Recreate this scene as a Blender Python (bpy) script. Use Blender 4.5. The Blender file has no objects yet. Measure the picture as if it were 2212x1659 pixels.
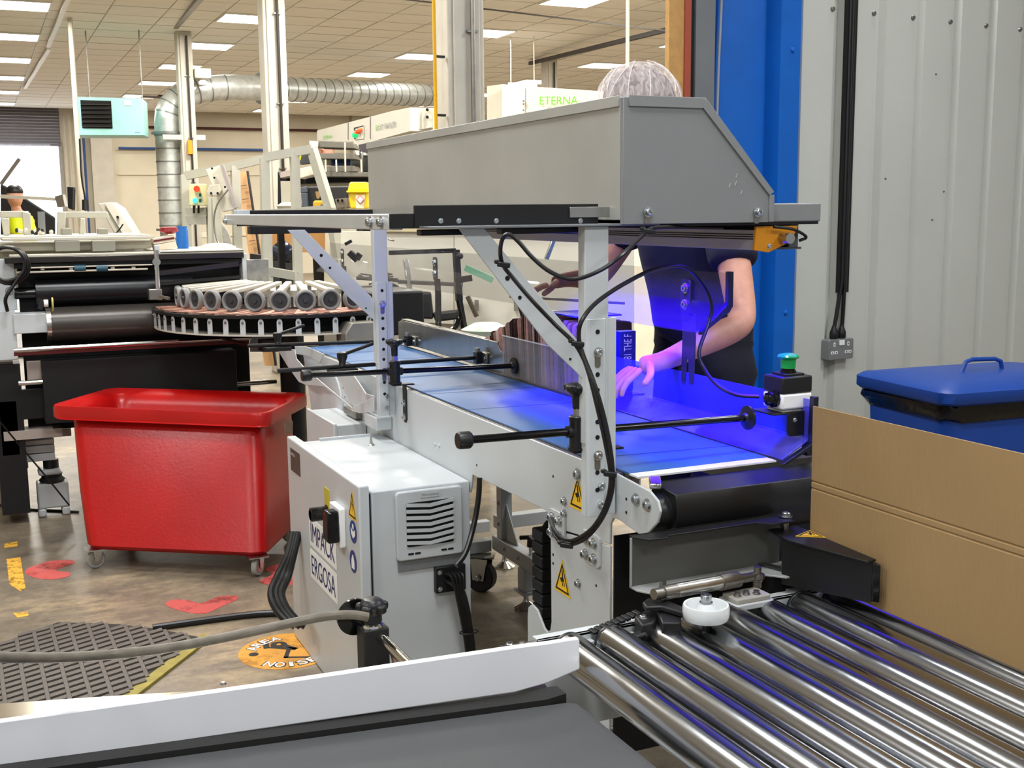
import bpy, bmesh, math, random
from mathutils import Vector, Matrix
random.seed(7)
C = bpy.context.scene.collection
# ---------------------------------------------------------------- camera
FPX, CX, CY, HC = 2500.0, 1106.0, 829.5, 1.42
yaw = math.radians(24.6); pit = math.atan(375 / FPX); roll = .0095
_f = Vector((math.sin(yaw)*math.cos(pit), math.cos(yaw)*math.cos(pit), -math.sin(pit)))
_r0 = Vector((math.cos(yaw), -math.sin(yaw), 0)); _u0 = _r0.cross(_f)
_r = _r0*math.cos(roll) - _u0*math.sin(roll); _u = _r0*math.sin(roll) + _u0*math.cos(roll)
cam = bpy.data.cameras.new('camera'); camo = bpy.data.objects.new('camera', cam); C.objects.link(camo)
cam.sensor_width = 36; cam.lens = FPX/2212*36; cam.clip_start = .05; cam.clip_end = 200
camo.matrix_world = Matrix(((_r.x, _u.x, -_f.x, 0), (_r.y, _u.y, -_f.y, 0), (_r.z, _u.z, -_f.z, HC), (0, 0, 0, 1)))
bpy.context.scene.camera = camo

def P(px, py, X=None, Y=None, Z=None, D=None):
    """sight-line of a photo pixel met with a real plane of the place"""
    d = _f + _r*((px-CX)/FPX) - _u*((py-CY)/FPX)
    t = X/d.x if X is not None else Y/d.y if Y is not None else (Z-HC)/d.z if Z is not None else D
    return Vector((d.x*t, d.y*t, HC+d.z*t))

# ---------------------------------------------------------------- world, exposure, lights
sc = bpy.context.scene
sc.view_settings.view_transform = 'Standard'; sc.view_settings.look = 'None'
sc.view_settings.gamma = 1; sc.view_settings.use_curve_mapping = False
sc.view_settings.exposure = 0.10
w = bpy.data.worlds.new('hall_air'); sc.world = w; w.use_nodes = True
w.node_tree.nodes['Background'].inputs[0].default_value = (.92, .96, 1, 1)
w.node_tree.nodes['Background'].inputs[1].default_value = .42

def area(name, loc, sx, sy, power, col, rot=(0, 0, 0), shape='RECTANGLE', spread=180):
    l = bpy.data.lights.new(name, 'AREA'); l.shape = shape; l.size = sx; l.size_y = sy
    l.energy = power; l.color = col; l.spread = math.radians(spread)
    o = bpy.data.objects.new(name, l); C.objects.link(o); o.location = loc; o.rotation_euler = rot
    return o
CEIL = 3.64
WARM = (1, .955, .87); COOL = (.93, .97, 1)
for i, x in enumerate((-2.4, .6, 3.6)):
    for j, y in enumerate((-.9, 1.6, 4.1)):
        area('near_panel_light', (x, y, CEIL-.03), .58, .58, 41, COOL)
for x in (.6, 3.0, 6.0, 9.0, 12.0):
    for y in (6.6, 9.0, 13.8, 18.6, 23.4):
        area('hall_panel_light', (x, y, CEIL-.04), .58, .58, 88, WARM)
# ultraviolet inspection lamp under the hood: its glowing strip
area('ultraviolet_strip_light', (1.60, 2.62, 1.326), .035, .95, 20, (.03, .002, 1), (0, math.radians(-4), 0), spread=75)

# ---------------------------------------------------------------- materials
def lin(c):
    if isinstance(c, str):
        c = [int(c[i:i+2], 16)/255 for i in (0, 2, 4)]
    return tuple(v/12.92 if v <= .04045 else ((v+.055)/1.055)**2.4 for v in c[:3]) + (1,)
MATS = {}
def mat(name, col='888888', rough=.5, metal=0, var=.06, vs=6, bump=.0, bs=60, emit=0, trans=0, alpha=1, coat=0, ior=1.45, spec=.5, stretch=(1, 1, 1)):
    if name in MATS: return MATS[name]
    m = bpy.data.materials.new(name); m.use_nodes = True
    nt = m.node_tree; N = nt.nodes; L = nt.links; b = N['Principled BSDF']
    c = lin(col)
    tc = N.new('ShaderNodeTexCoord'); mp = N.new('ShaderNodeMapping'); mp.inputs['Scale'].default_value = stretch
    L.new(tc.outputs['Object'], mp.inputs[0])
    n = N.new('ShaderNodeTexNoise'); n.inputs['Scale'].default_value = vs; n.inputs['Detail'].default_value = 5
    L.new(mp.outputs[0], n.inputs['Vector'])
    r = N.new('ShaderNodeValToRGB'); r.color_ramp.elements[0].position = .3; r.color_ramp.elements[1].position = .7
    r.color_ramp.elements[0].color = tuple(v*(1-var) for v in c[:3]) + (1,)
    r.color_ramp.elements[1].color = tuple(min(1, v*(1+var)) for v in c[:3]) + (1,)
    L.new(n.outputs['Fac'], r.inputs[0]); L.new(r.outputs[0], b.inputs['Base Color'])
    b.inputs['Roughness'].default_value = rough; b.inputs['Metallic'].default_value = metal
    b.inputs['IOR'].default_value = ior; b.inputs['Specular IOR Level'].default_value = spec
    b.inputs['Coat Weight'].default_value = coat
    if trans: b.inputs['Transmission Weight'].default_value = trans
    if alpha < 1: b.inputs['Alpha'].default_value = alpha
    if emit:
        b.inputs['Emission Color'].default_value = c; b.inputs['Emission Strength'].default_value = emit
    if bump:
        n2 = N.new('ShaderNodeTexNoise'); n2.inputs['Scale'].default_value = bs; n2.inputs['Detail'].default_value = 3
        L.new(mp.outputs[0], n2.inputs['Vector'])
        bp = N.new('ShaderNodeBump'); bp.inputs['Strength'].default_value = bump; bp.inputs['Distance'].default_value = .01
        L.new(n2.outputs['Fac'], bp.inputs['Height']); L.new(bp.outputs[0], b.inputs['Normal'])
    MATS[name] = m; return m

WHITE = mat('powder_white', 'c3c8cb', .38, var=.03, bump=.05, bs=400)
WHITEW = mat('powder_white_warm', 'c9c3b4', .45, var=.04)
GREYP = mat('powder_grey', '7e8184', .42, .25, var=.03, bump=.06, bs=500)
HOODM = mat('hood_lit_side_grey', 'b3b3ae', .36, .35, var=.10, vs=3, bump=.04, bs=500)  # hall reflection on the hood's side put in as a lighter grey
STEEL = mat('brushed_steel', 'b4b3ae', .28, 1, var=.08, vs=30, stretch=(1, 1, .1))
STEELD = mat('dull_steel', '8d8a84', .42, 1, var=.15, vs=14)
CHROME = mat('chrome', 'd5d5d2', .12, 1, var=.02)
ZINC = mat('zinc_bolt', 'c2c6c8', .25, 1, var=.1, vs=80)
ALU = mat('aluminium', 'c9c7c2', .3, 1, var=.06, vs=20, stretch=(.05, 1, 1))
BLACK = mat('black_plastic', '17181a', .38, var=.1)
BLACKM = mat('black_powder_metal', '141416', .45, var=.1, bump=.05, bs=500)
BLACKG = mat('black_gloss', '0b0b0d', .14, var=.1)
RUBBER = mat('rubber_black', '1b1b1c', .6, var=.15, vs=20)
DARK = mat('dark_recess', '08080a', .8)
CABLE = mat('cable_black', '131314', .35)
CABLEG = mat('cable_dusty_grey', '6b6459', .5, var=.25, vs=40)
CREAM = mat('painted_wall_cream', 'd8cfba', .7, var=.05, vs=2, bump=.15, bs=14)
CONC = mat('painted_concrete_column', 'c0bbaf', .6, var=.08, vs=5, bump=.12, bs=30)
YEL = mat('yellow_plastic', 'f0cf12', .35)
YELP = mat('yellow_pipe_paint', 'e0a910', .4)
BLUEP = mat('blue_sheet_paint', '0062c4', .45, var=.06)
BLUEB = mat('blue_bin_plastic', '123f92', .4)
REDP = mat('red_tub_plastic', 'b00c0c', .32, var=.10, vs=4, bump=.06, bs=80)
GALV = mat('galvanised', 'c4c8c6', .36, .6, var=.18, vs=12)
GREEN = mat('green_button', '0aa14e', .3, coat=.4)
GREENT = mat('green_print', '6cc532', .5)
GREYT = mat('grey_print', '77777c', .5)
NAVYT = mat('navy_print', '1b2b66', .5)
BLKT = mat('black_print', '0c0c0c', .6)
WHT = mat('white_print', 'f3f3f3', .5)
SIGNY = mat('warning_yellow', 'f7c417', .4)
SIGNB = mat('mandatory_blue', '1d2f7e', .4)
HDPE = mat('white_polyethylene', 'f0f2f8', .3, var=.02)
WPLAST = mat('translucent_white_wheel', 'd9dddf', .25, coat=.2)
WOOD = mat('pine_plank', 'c79c6c', .6, var=.14, vs=5, stretch=(6, 6, .5))
TURQ = mat('turquoise_paint', '9fd8d3', .4)

# ---------------------------------------------------------------- mesh helpers
def basis(d, up=Vector((0, 0, 1))):
    d = d.normalized()
    if abs(d.dot(up)) > .98: up = Vector((0, 1, 0)) if abs(d.y) < .9 else Vector((1, 0, 0))
    s = d.cross(up).normalized(); u = s.cross(d).normalized()
    return s, u
class M:
    def __init__(s): s.v = []; s.f = []
    def add(s, vs, fs):
        k = len(s.v); s.v += [Vector(v) for v in vs]; s.f += [tuple(i+k for i in f) for f in fs]; return s
    def box(s, x0, x1, y0, y1, z0, z1):
        v = [(x, y, z) for z in (z0, z1) for y in (y0, y1) for x in (x0, x1)]
        return s.add(v, [(0, 2, 3, 1), (4, 5, 7, 6), (0, 1, 5, 4), (2, 6, 7, 3), (0, 4, 6, 2), (1, 3, 7, 5)])
    def bar(s, a, b, w, h, up=(0, 0, 1)):
        a = Vector(a); b = Vector(b); sd, u = basis(b-a, Vector(up)); sd = sd*w/2; u = u*h/2
        v = [a-sd-u, a+sd-u, a+sd+u, a-sd+u, b-sd-u, b+sd-u, b+sd+u, b-sd+u]
        return s.add(v, [(0, 1, 2, 3), (7, 6, 5, 4), (0, 4, 5, 1), (1, 5, 6, 2), (2, 6, 7, 3), (3, 7, 4, 0)])
    def cyl(s, a, b, r, n=20, r1=None):
        a = Vector(a); b = Vector(b); r1 = r if r1 is None else r1; sd, u = basis(b-a)
        v = []
        for c, q in ((a, r), (b, r1)):
            v += [c + sd*math.cos(2*math.pi*i/n)*q + u*math.sin(2*math.pi*i/n)*q for i in range(n)]
        f = [(i, i+n, (i+1) % n + n, (i+1) % n) for i in range(n)] + [tuple(range(n)), tuple(range(2*n-1, n-1, -1))]
        return s.add(v, f)
    def tube(s, pts, r, n=10, closed=False):
        pts = [Vector(p) for p in pts]; v = []; f = []; u = None; m = len(pts)
        for k, p in enumerate(pts):
            if closed: d = pts[(k+1) % m] - pts[k-1]
            else: d = pts[min(k+1, m-1)] - pts[max(k-1, 0)]
            d.normalize()
            if u is None: sd, u = basis(d)
            u = (u - d*u.dot(d)).normalized(); sd = d.cross(u)
            q = r[k] if isinstance(r, (list, tuple)) else r
            v += [p + sd*math.cos(2*math.pi*i/n)*q + u*math.sin(2*math.pi*i/n)*q for i in range(n)]
        for k in range(m if closed else m-1):
            a = k*n; b = ((k+1) % m)*n
            f += [(a+i, a+(i+1) % n, b+(i+1) % n, b+i) for i in range(n)]
        if not closed: f += [tuple(range(n-1, -1, -1)), tuple(range((m-1)*n, m*n))]
        return s.add(v, f)
    def prism(s, poly, ax, a, b):
        """poly in the two other axes (in xyz order), extruded along ax from a to b"""
        def q(p, t):
            return {'x': (t, p[0], p[1]), 'y': (p[0], t, p[1]), 'z': (p[0], p[1], t)}[ax]
        n = len(poly); v = [q(p, a) for p in poly] + [q(p, b) for p in poly]
        return s.add(v, [tuple(range(n))[::-1], tuple(range(n, 2*n))] + [(i, (i+1) % n, (i+1) % n + n, i+n) for i in range(n)])
    def poly3(s, pts, off):
        """flat outline in space given thickness by the vector off"""
        n = len(pts); off = Vector(off); v = [Vector(p) for p in pts] + [Vector(p)+off for p in pts]
        return s.add(v, [tuple(range(n))[::-1], tuple(range(n, 2*n))] + [(i, (i+1) % n, (i+1) % n + n, i+n) for i in range(n)])
    def lathe(s, prof, c, ax=(0, 0, 1), n=24):
        c = Vector(c); ax = Vector(ax).normalized(); sd, u = basis(ax); v = []; f = []
        for r, t in prof:
            v += [c + ax*t + sd*math.cos(2*math.pi*i/n)*r + u*math.sin(2*math.pi*i/n)*r for i in range(n)]
        for k in range(len(prof)-1):
            f += [(k*n+i, k*n+(i+1) % n, (k+1)*n+(i+1) % n, (k+1)*n+i) for i in range(n)]
        f += [tuple(range(n-1, -1, -1)), tuple(range((len(prof)-1)*n, len(prof)*n))]
        return s.add(v, f)
    def mesh(s, name, m, smooth=30, off=Vector((0, 0, 0))):
        me = bpy.data.meshes.new(name)
        me.from_pydata([v-off for v in s.v], [], s.f); me.update()
        bm = bmesh.new(); bm.from_mesh(me); bmesh.ops.recalc_face_normals(bm, faces=bm.faces); bm.to_mesh(me); bm.free()
        me.materials.append(m)
        if smooth:
            me.polygons.foreach_set('use_smooth', [True]*len(me.polygons)); me.set_sharp_from_angle(angle=math.radians(smooth))
        return me
    def build(s, name, m, parent=None, bevel=0, smooth=30, label=None, cat=None, group=None, kind=None, seg=2, base=False):
        lo = Vector([min(v[i] for v in s.v) for i in range(3)]); hi = Vector([max(v[i] for v in s.v) for i in range(3)])
        off = (lo+hi)/2
        if parent is None: off.z = lo.z
        o = bpy.data.objects.new(name, s.mesh(name, m, smooth, off)); C.objects.link(o)
        root = Vector((0, 0, 0)); q = parent
        while q is not None: root += q.location; q = q.parent
        o.parent = parent; o.location = off - root
        if bevel:
            b = o.modifiers.new('bevel', 'BEVEL'); b.width = bevel; b.segments = seg; b.limit_method = 'ANGLE'; b.angle_limit = math.radians(40)
            b.harden_normals = False
        return tag(o, label, cat, group, kind)
def tag(o, label=None, cat=None, group=None, kind=None):
    for k, v in (('label', label), ('category', cat), ('group', group), ('kind', kind)):
        if v: o[k] = v
    return o
def thing(name, label, cat, loc, group=None, kind=None):
    o = bpy.data.objects.new(name, None); C.objects.link(o); o.location = loc; o.empty_display_size = .05
    return tag(o, label, cat, group, kind)
def under(o, par):
    o.location = o.location - par.location; o.parent = par
    for k in ('category', 'label', 'group'):
        if k in o: del o[k]
    return o
def struct(name, m, mt, **k): return m.build(name, mt, kind='structure', **k)
def rr(w, h, r, n=4):
    """rounded rectangle outline centred on the origin"""
    o = []
    for cx, cy, a in ((w/2-r, h/2-r, 0), (-w/2+r, h/2-r, 90), (-w/2+r, -h/2+r, 180), (w/2-r, -h/2+r, 270)):
        for i in range(n+1):
            t = math.radians(a + 90*i/n); o.append((cx + r*math.cos(t), cy + r*math.sin(t)))
    return o
def plate(m, c, u, v, outline, t):
    c = Vector(c); u = Vector(u).normalized(); v = Vector(v).normalized(); n = u.cross(v)
    m.poly3([c + u*a + v*b for a, b in outline], n*t); return m
def text(s, c, u, v, wd, ht, mt, parent, name='lettering', depth=.0008, label=None, bold=0):
    cu = bpy.data.curves.new('lettering', 'FONT'); cu.body = s; cu.extrude = 0; cu.offset = bold
    to = bpy.data.objects.new('lettering', cu); C.objects.link(to)
    me = bpy.data.meshes.new_from_object(to.evaluated_get(bpy.context.evaluated_depsgraph_get()))
    C.objects.unlink(to); bpy.data.objects.remove(to); bpy.data.curves.remove(cu)
    xs = [q.co.x for q in me.vertices]; ys = [q.co.y for q in me.vertices]
    x0, x1, y0, y1 = min(xs), max(xs), min(ys), max(ys)
    c = Vector(c); u = Vector(u).normalized(); v = Vector(v).normalized(); n = u.cross(v).normalized()
    for q in me.vertices:
        q.co = u*((q.co.x-(x0+x1)/2)/(x1-x0)*wd) + v*((q.co.y-(y0+y1)/2)/(y1-y0)*ht) + n*depth
    me.materials.clear(); me.materials.append(mt)
    o = bpy.data.objects.new(name, me); C.objects.link(o); root = Vector((0, 0, 0)); q = parent
    while q is not None: root += q.location; q = q.parent
    o.parent = parent; o.location = c - root
    return tag(o, label)
def bolt(c, ax, r=.008, h=.009, parent=None, name='bolt', mt=None):
    """button-head socket bolt on a washer"""
    m = M(); m.lathe([(r*1.45, 0), (r*1.45, h*.18), (r, h*.2), (r, h*.85), (r*.85, h), (r*.5, h), (r*.45, h*.5), (.0001, h*.5)], c, ax, 12)
    return m.build(name, mt or ZINC, parent)
def hole(c, ax, r, parent, name='bolt_hole'):
    m = M(); c = Vector(c); a = Vector(ax).normalized(); m.cyl(c - a*.0005, c + a*.0006, r, 12)
    return m.build(name, DARK, parent)
def smoothpts(pts, n=6):
    """Catmull-Rom through the points"""
    p = [Vector(q) for q in pts]; p = [p[0]*2-p[1]] + p + [p[-1]*2-p[-2]]; o = []
    for i in range(1, len(p)-2):
        for k in range(n):
            t = k/n; a, b, c, d = p[i-1:i+3]
            o.append(.5*((2*b) + (c-a)*t + (2*a-5*b+4*c-d)*t*t + (3*b-a-3*c+d)*t**3))
    o.append(p[-2]); return o
def copytree(o, delta, parent=None, **k):
    c = o.copy(); C.objects.link(c); c.parent = parent
    if parent is None: c.location = o.location + Vector(delta)
    for a, b in k.items(): c[a] = b
    for ch in o.children: copytree(ch, delta, c)
    return c
# ================================================================ the setting
def floor_mat():
    m = bpy.data.materials.new('worn_concrete_floor'); m.use_nodes = True
    nt = m.node_tree; N = nt.nodes; L = nt.links; b = N['Principled BSDF']
    tc = N.new('ShaderNodeTexCoord')
    def noise(s, d=6, st=(1, 1, 1)):
        mp = N.new('ShaderNodeMapping'); mp.inputs['Scale'].default_value = st; L.new(tc.outputs['Object'], mp.inputs[0])
        n = N.new('ShaderNodeTexNoise'); n.inputs['Scale'].default_value = s; n.inputs['Detail'].default_value = d
        n.inputs['Roughness'].default_value = .65; L.new(mp.outputs[0], n.inputs['Vector']); return n
    a = noise(1.7, 8); r = N.new('ShaderNodeValToRGB'); e = r.color_ramp.elements
    e[0].position = .3; e[0].color = lin('4f463c'); e[1].position = .72; e[1].color = lin('b8a27e')
    x = e.new(.5); x.color = lin('8a7c68'); L.new(a.outputs['Fac'], r.inputs[0])
    c = noise(5, 9, (1, 3.2, 1)); r2 = N.new('ShaderNodeValToRGB'); e = r2.color_ramp.elements
    e[0].position = .42; e[0].color = (0, 0, 0, 1); e[1].position = .62; e[1].color = (1, 1, 1, 1); L.new(c.outputs['Fac'], r2.inputs[0])
    mx = N.new('ShaderNodeMix'); mx.data_type = 'RGBA'; L.new(r2.outputs[0], mx.inputs['Factor'])
    L.new(r.outputs[0], mx.inputs[6]); mx.inputs[7].default_value = lin('756a5b')
    d = noise(26, 4); r3 = N.new('ShaderNodeValToRGB'); e = r3.color_ramp.elements
    e[0].position = .35; e[0].color = (.72, .72, .72, 1); e[1].position = .6; e[1].color = (1, 1, 1, 1); L.new(d.outputs['Fac'], r3.inputs[0])
    m2 = N.new('ShaderNodeMix'); m2.data_type = 'RGBA'; m2.blend_type = 'MULTIPLY'; m2.inputs['Factor'].default_value = 1
    L.new(mx.outputs[2], m2.inputs[6]); L.new(r3.outputs[0], m2.inputs[7]); L.new(m2.outputs[2], b.inputs['Base Color'])
    mr = N.new('ShaderNodeMapRange'); mr.inputs['To Min'].default_value = .28; mr.inputs['To Max'].default_value = .55
    L.new(a.outputs['Fac'], mr.inputs[0]); L.new(mr.outputs[0], b.inputs['Roughness'])
    bp = N.new('ShaderNodeBump'); bp.inputs['Strength'].default_value = .12; bp.inputs['Distance'].default_value = .01
    L.new(d.outputs['Fac'], bp.inputs['Height']); L.new(bp.outputs[0], b.inputs['Normal'])
    return m
FLOORM = floor_mat()
fl = struct('floor', M().box(-6, 20, -5, 27.2, -.1, 0), FLOORM, smooth=0)

TILE = mat('ceiling_tile_white', 'efebe0', .85, var=.03, vs=3, bump=.2, bs=60)
GRID = mat('ceiling_grid_bar', 'cfcabb', .5)
ce = struct('ceiling', M().box(-6, 20, -5, 27.2, CEIL+.03, CEIL+.12), mat('soffit', '9a958a', .9), smooth=0)
tile_me = M().box(-.292, .292, -.292, .292, 0, .02).mesh('ceiling_tile', TILE, 0)
LX = (.6, 3.0, 6.0, 9.0, 12.0); LY = (11.4, 13.8, 16.2, 18.6, 21.0, 23.4, 25.8)
lit = {(round(x/.6), round(y/.6)) for x in (.6, 3.0, 6.0, 9.0, 12.0) for y in LY}
rest = M(); near = []
for i in range(-9, 33):
    for j in range(-8, 45):
        x, y = i*.6, j*.6
        if (i, j) in lit and y > 5: continue
        v = Vector((x, y, CEIL-HC)); dp = v.dot(_f)
        vis = dp > 1 and -1150 < v.dot(_r)/dp*FPX < 380 and v.dot(_u)/dp*FPX < 860
        if vis and y > 6: near.append((dp, x, y))
        else: rest.box(x-.292, x+.292, y-.292, y+.292, CEIL, CEIL+.02)
near.sort()
for k, (dp, x, y) in enumerate(near):
    z = CEIL + random.uniform(-.002, .002)
    if k < 290:
        o = bpy.data.objects.new('ceiling_tile', tile_me); C.objects.link(o); o.parent = ce; o.location = Vector((x, y, z)) - ce.location
    else: rest.box(x-.292, x+.292, y-.292, y+.292, z, z+.02)
rest.build('ceiling_tiling', TILE, ce, smooth=0, kind='stuff')
g = M()
for i in range(-10, 33): g.box(i*.6+.296, i*.6+.304, -5, 27, CEIL-.004, CEIL+.012)
for j in range(-8, 45): g.box(-6, 19.8, j*.6+.297, j*.6+.303, CEIL-.003, CEIL+.012)
g.build('grid_bars', GRID, ce, smooth=0)
# light panels of the far hall (visible ones are things)
PANEL = mat('lit_panel_diffuser', 'fffaf0', .5, emit=9, var=0); FRAMEW = mat('panel_frame', 'e8e6df', .5)
def panel_light(x, y, lab):
    t = thing('ceiling_light', lab, 'light', (x, y, CEIL-.02), 'flat square light panels in the ceiling')
    m = M()
    for a in (-1, 1):
        m.box(x+a*.292-.008, x+a*.292+.008, y-.3, y+.3, CEIL-.02, CEIL+.02); m.box(x-.284, x+.284, y+a*.292-.008, y+a*.292+.008, CEIL-.02, CEIL+.02)
    m.build('frame', FRAMEW, t, smooth=0)
    M().box(x-.283, x+.283, y-.283, y+.283, CEIL-.012, CEIL).build('diffuser', PANEL, t, smooth=0)
rows = {.6: 'row at the left edge', 3.0: 'row over the heater and duct bend', 6.0: 'row between the two nearest columns', 9.0: 'row over the hair net'}
order = ['nearest', 'second', 'third', 'fourth', 'fifth', 'sixth', 'farthest']
for x in (.6, 3.0, 6.0, 9.0):
    for k, y in enumerate(LY):
        panel_light(x, y, '%s lit ceiling panel of the %s' % (order[k], rows[x]))
for x in (-2.4, .6, 3.6):
    for y in (-.9, 1.6, 4.1):
        M().box(x-.3, x+.3, y-.3, y+.3, CEIL-.012, CEIL-.002).build('light_diffuser', PANEL, ce, smooth=0)

# far wall with a roller door
wf = struct('wall_far', M().box(-6, .25, 27.0, 27.2, 0, CEIL+.03).box(1.75, 20, 27.0, 27.2, 0, CEIL+.03).box(.25, 1.75, 27.0, 27.2, 3.5, CEIL+.03), CREAM, smooth=0)
m = M()
for z in (.9, 2.27, 2.8, 3.25): m.box(2.9, 20, 26.96, 27.0, z, z+.03)
m.build('ledge', CREAM, wf, smooth=0)
M().box(2.37, 2.8, 26.75, 27.0, 0, CEIL).build('pilaster', CONC, wf, smooth=0)
for x in (8.2, 12.6): M().box(x, x+.4, 26.75, 27.0, 0, CEIL).build('pilaster', CONC, wf, smooth=0)
struct('wall_left', M().box(-6.2, -6, -5, 27.2, 0, CEIL+.03), CREAM, smooth=0)
struct('wall_right_far', M().box(19.8, 20, 4, 27.2, 0, CEIL+.03), CREAM, smooth=0).name = 'wall_east'
d = struct('door_1', M().box(.2, .27, 26.9, 27.05, 0, 2.95).box(1.73, 1.8, 26.9, 27.05, 0, 2.95), mat('door_jamb', '8d8a86', .5), smooth=0)
m = M()
for k in range(14): 
    z = 2.86 + k*.062; m.prism([(26.9, z), (26.88, z+.02), (26.9, z+.058)], 'x', -.6, 1.78)
m.build('roller_shutter', mat('shutter_slats', '77747a', .5, .3), d, smooth=0)
sky = M().box(-.6, 1.73, 27.22, 27.24, 0, 2.9); sky.build('daylight_opening', mat('outdoor_daylight', 'f4f8ff', 1, emit=5, var=0), d, smooth=0)
CLEAR = mat('clear_strip_curtain', 'dfe3f4', .15, alpha=.25)
for k in range(9):
    x = .05 + k*.17; M().box(x, x+.16, 26.84 + (k % 2)*.012, 26.846 + (k % 2)*.012, .1, 2.9).build('strip_curtain', CLEAR, d, smooth=0)
# pipes on the far wall
for nm, z, x0, x1, mt, lab in (('wall_pipe', 3.3, 3.6, 7.4, mat('dark_red_pipe', '4a2020', .5), 'thin dark red pipe along the top of the far wall'),
                          ('wall_pipe', 2.84, 2.95, 6.2, mat('blue_pipe', '2c4c86', .5), 'blue air pipe along the far wall below the heater')):
    M().cyl((x0, 26.9, z), (x1, 26.9, z), .03, 10).build(nm, mt, label=lab, cat='pipe')
M().cyl((2.24, 26.86, .9), (2.24, 26.86, 3.1), .025, 8).build('wall_pipe', mat('blue_pipe', '2c4c86'), label='upright blue air pipe left of the far wall pilaster', cat='pipe')
m = M()
for k in range(4): m.cyl((1.88+k*.11, 26.86, .2), (1.86+k*.11, 26.86, 3.55), .016, 8)
m.build('conduit_bundle', CONC, label='four cream conduits running up beside the roller door', cat='conduit')

# corrugated wall on the right, in its own slightly turned frame
WO = Vector((3.341, 4.056, 0)); WU = Vector((.995, .102, 0)).normalized(); WN = Vector((WU.y, -WU.x, 0))
def W(a, z, off=0): return WO + WU*a + WN*off + Vector((0, 0, z))
CORR = mat('corrugated_sheet_grey', 'cdcfc8', .42, .1, var=.03, vs=2, bump=.08, bs=200)
m = M(); prof = []; pitch = .246
k0 = -1
for k in range(-1, 22):
    a = k*pitch + .012
    prof += [(a, 0), (a+.035, .035), (a+.055, .035), (a+.075, 0)] if 0 else [(a-.0, .030), (a+.012, -.004), (a+.056, -.004), (a+.068, .03)]
prof = [(-.20, .03)] + [p for p in prof if p[0] > -.19]
n = len(prof); zt = CEIL+.02
v = [W(a, z, b) for z in (0, zt) for a, b in prof] + [W(a, z, b-.02) for z in (0, zt) for a, b in prof]
f = [(i, i+1, n+i+1, n+i) for i in range(n-1)] + [(2*n+i, 3*n+i, 3*n+i+1, 2*n+i+1) for i in range(n-1)]
m.add(v, f); wr = struct('wall_right', m, CORR, smooth=0)
for k in range(9):
    M().lathe([(.012, 0), (.009, .008), (.0001, .01)], W(k*pitch, 2.246, .03), WN, 10).build('sheet_screw', STEELD, wr)
for px, py in ((2087, 152), (2162, 411), (1938, 385), (2128, 475)):
    q = P(px, py, D=5.1); a = (q-WO).dot(WU); M().lathe([(.005, 0), (.003, .006), (.0001, .007)], W(a, q.z, .03), WN, 8).build('rivet', STEELD, wr)
# blue corner post + door frame to the left of it
def wa(px, D=4.75):
    q = P(px, 400, D=D); return (q-WO).dot(WU)
bp = M()
prof = [(-.185, .03), (-.20, .045), (-.205, .06), (-.315, .06), (-.322, -.02), (-.56, -.05), (-.61, -.05), (-.61, -.10), (-.17, -.10), (-.17, .02)]
bp.add([W(a, z, b) for z in (0, zt) for a, b in prof], [tuple(range(10)), tuple(range(19, 9, -1))] + [(i, (i+1) % 10, (i+1) % 10+10, i+10) for i in range(10)])
blue = bp.build('blue_post', BLUEP, smooth=0, kind='structure'); blue.name = 'trim_1'
for z in (2.06, .98): M().lathe([(.012, 0), (.009, .008), (.0001, .01)], W(-.25, z, .06), WN, 10).build('sheet_screw', BLUEP, blue)
def wslab(name, a0, a1, o0, o1, mt, z0=0):
    m = M(); m.add([W(a, z, b) for z in (z0, zt) for a, b in ((a0, o0), (a1, o0), (a1, o1), (a0, o1))], [(0, 1, 2, 3), (7, 6, 5, 4), (0, 4, 5, 1), (1, 5, 6, 2), (2, 6, 7, 3), (3, 7, 4, 0)])
    return struct(name, m, mt, smooth=0)
wslab('trim_2', -.700, -.602, -.12, -.01, mat('door_frame_grey', '7b7f84', .5, .2))
wslab('gap_shade', -.722, -.702, -.14, -.02, BLACK)  # black slab standing for the shade in the gap beside the frame
wslab('trim_4', -.752, -.722, -.05, -.012, mat('red_oxide_edge', 'a8513c', .6))
wslab('trim_5', -.826, -.752, -.045, -.02, mat('chipboard_tan', 'c79a5c', .7, var=.1, vs=30))
M().tube(smoothpts([W(-.545, 3.5, -.03), W(-.552, 2.4, -.03), W(-.567, 1.9, -.03), W(-.575, 1.2, -.03)], 4), .006, 8).build('hanging_cable', mat('grey_cable', '9aa4b0', .5), label='thin grey cable hanging down the blue sheet metal post', cat='cable')
# conduit with two cables, glands and double socket
cd = thing('cable_conduit', 'black cable trunking running down the corrugated wall to the socket', 'conduit', W(.09, .95, .03))
M().bar(W(.075, 1.05, .045), W(.075, 3.6, .045), .010, .03, WU).build('channel', BLACKM, cd)
M().bar(W(.115, 1.05, .045), W(.115, 3.6, .045), .010, .03, WU).build('channel', BLACKM, cd)
M().bar(W(.095, 1.05, .034), W(.095, 3.6, .034), .035, .008, WN).build('back_channel', BLACK, cd)
for s in (-1, 1):
    M().tube([W(.095+s*.009, 3.6, .05), W(.095+s*.009, 1.1, .05), W(.08+s*.02, .95, .05), W(.072+s*.024, .89, .05)], .009, 10).build('cable', CABLE, cd)
    M().lathe([(.016, 0), (.019, .01), (.019, .03), (.011, .05), (.009, .06)], W(.072+s*.024, .846, .05), (0, 0, 1), 12).build('cable_gland', BLACK, cd)
so = thing('wall_socket', 'grey metal double wall socket with white switches on the corrugated wall', 'socket', W(.07, .76, .03))
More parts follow.
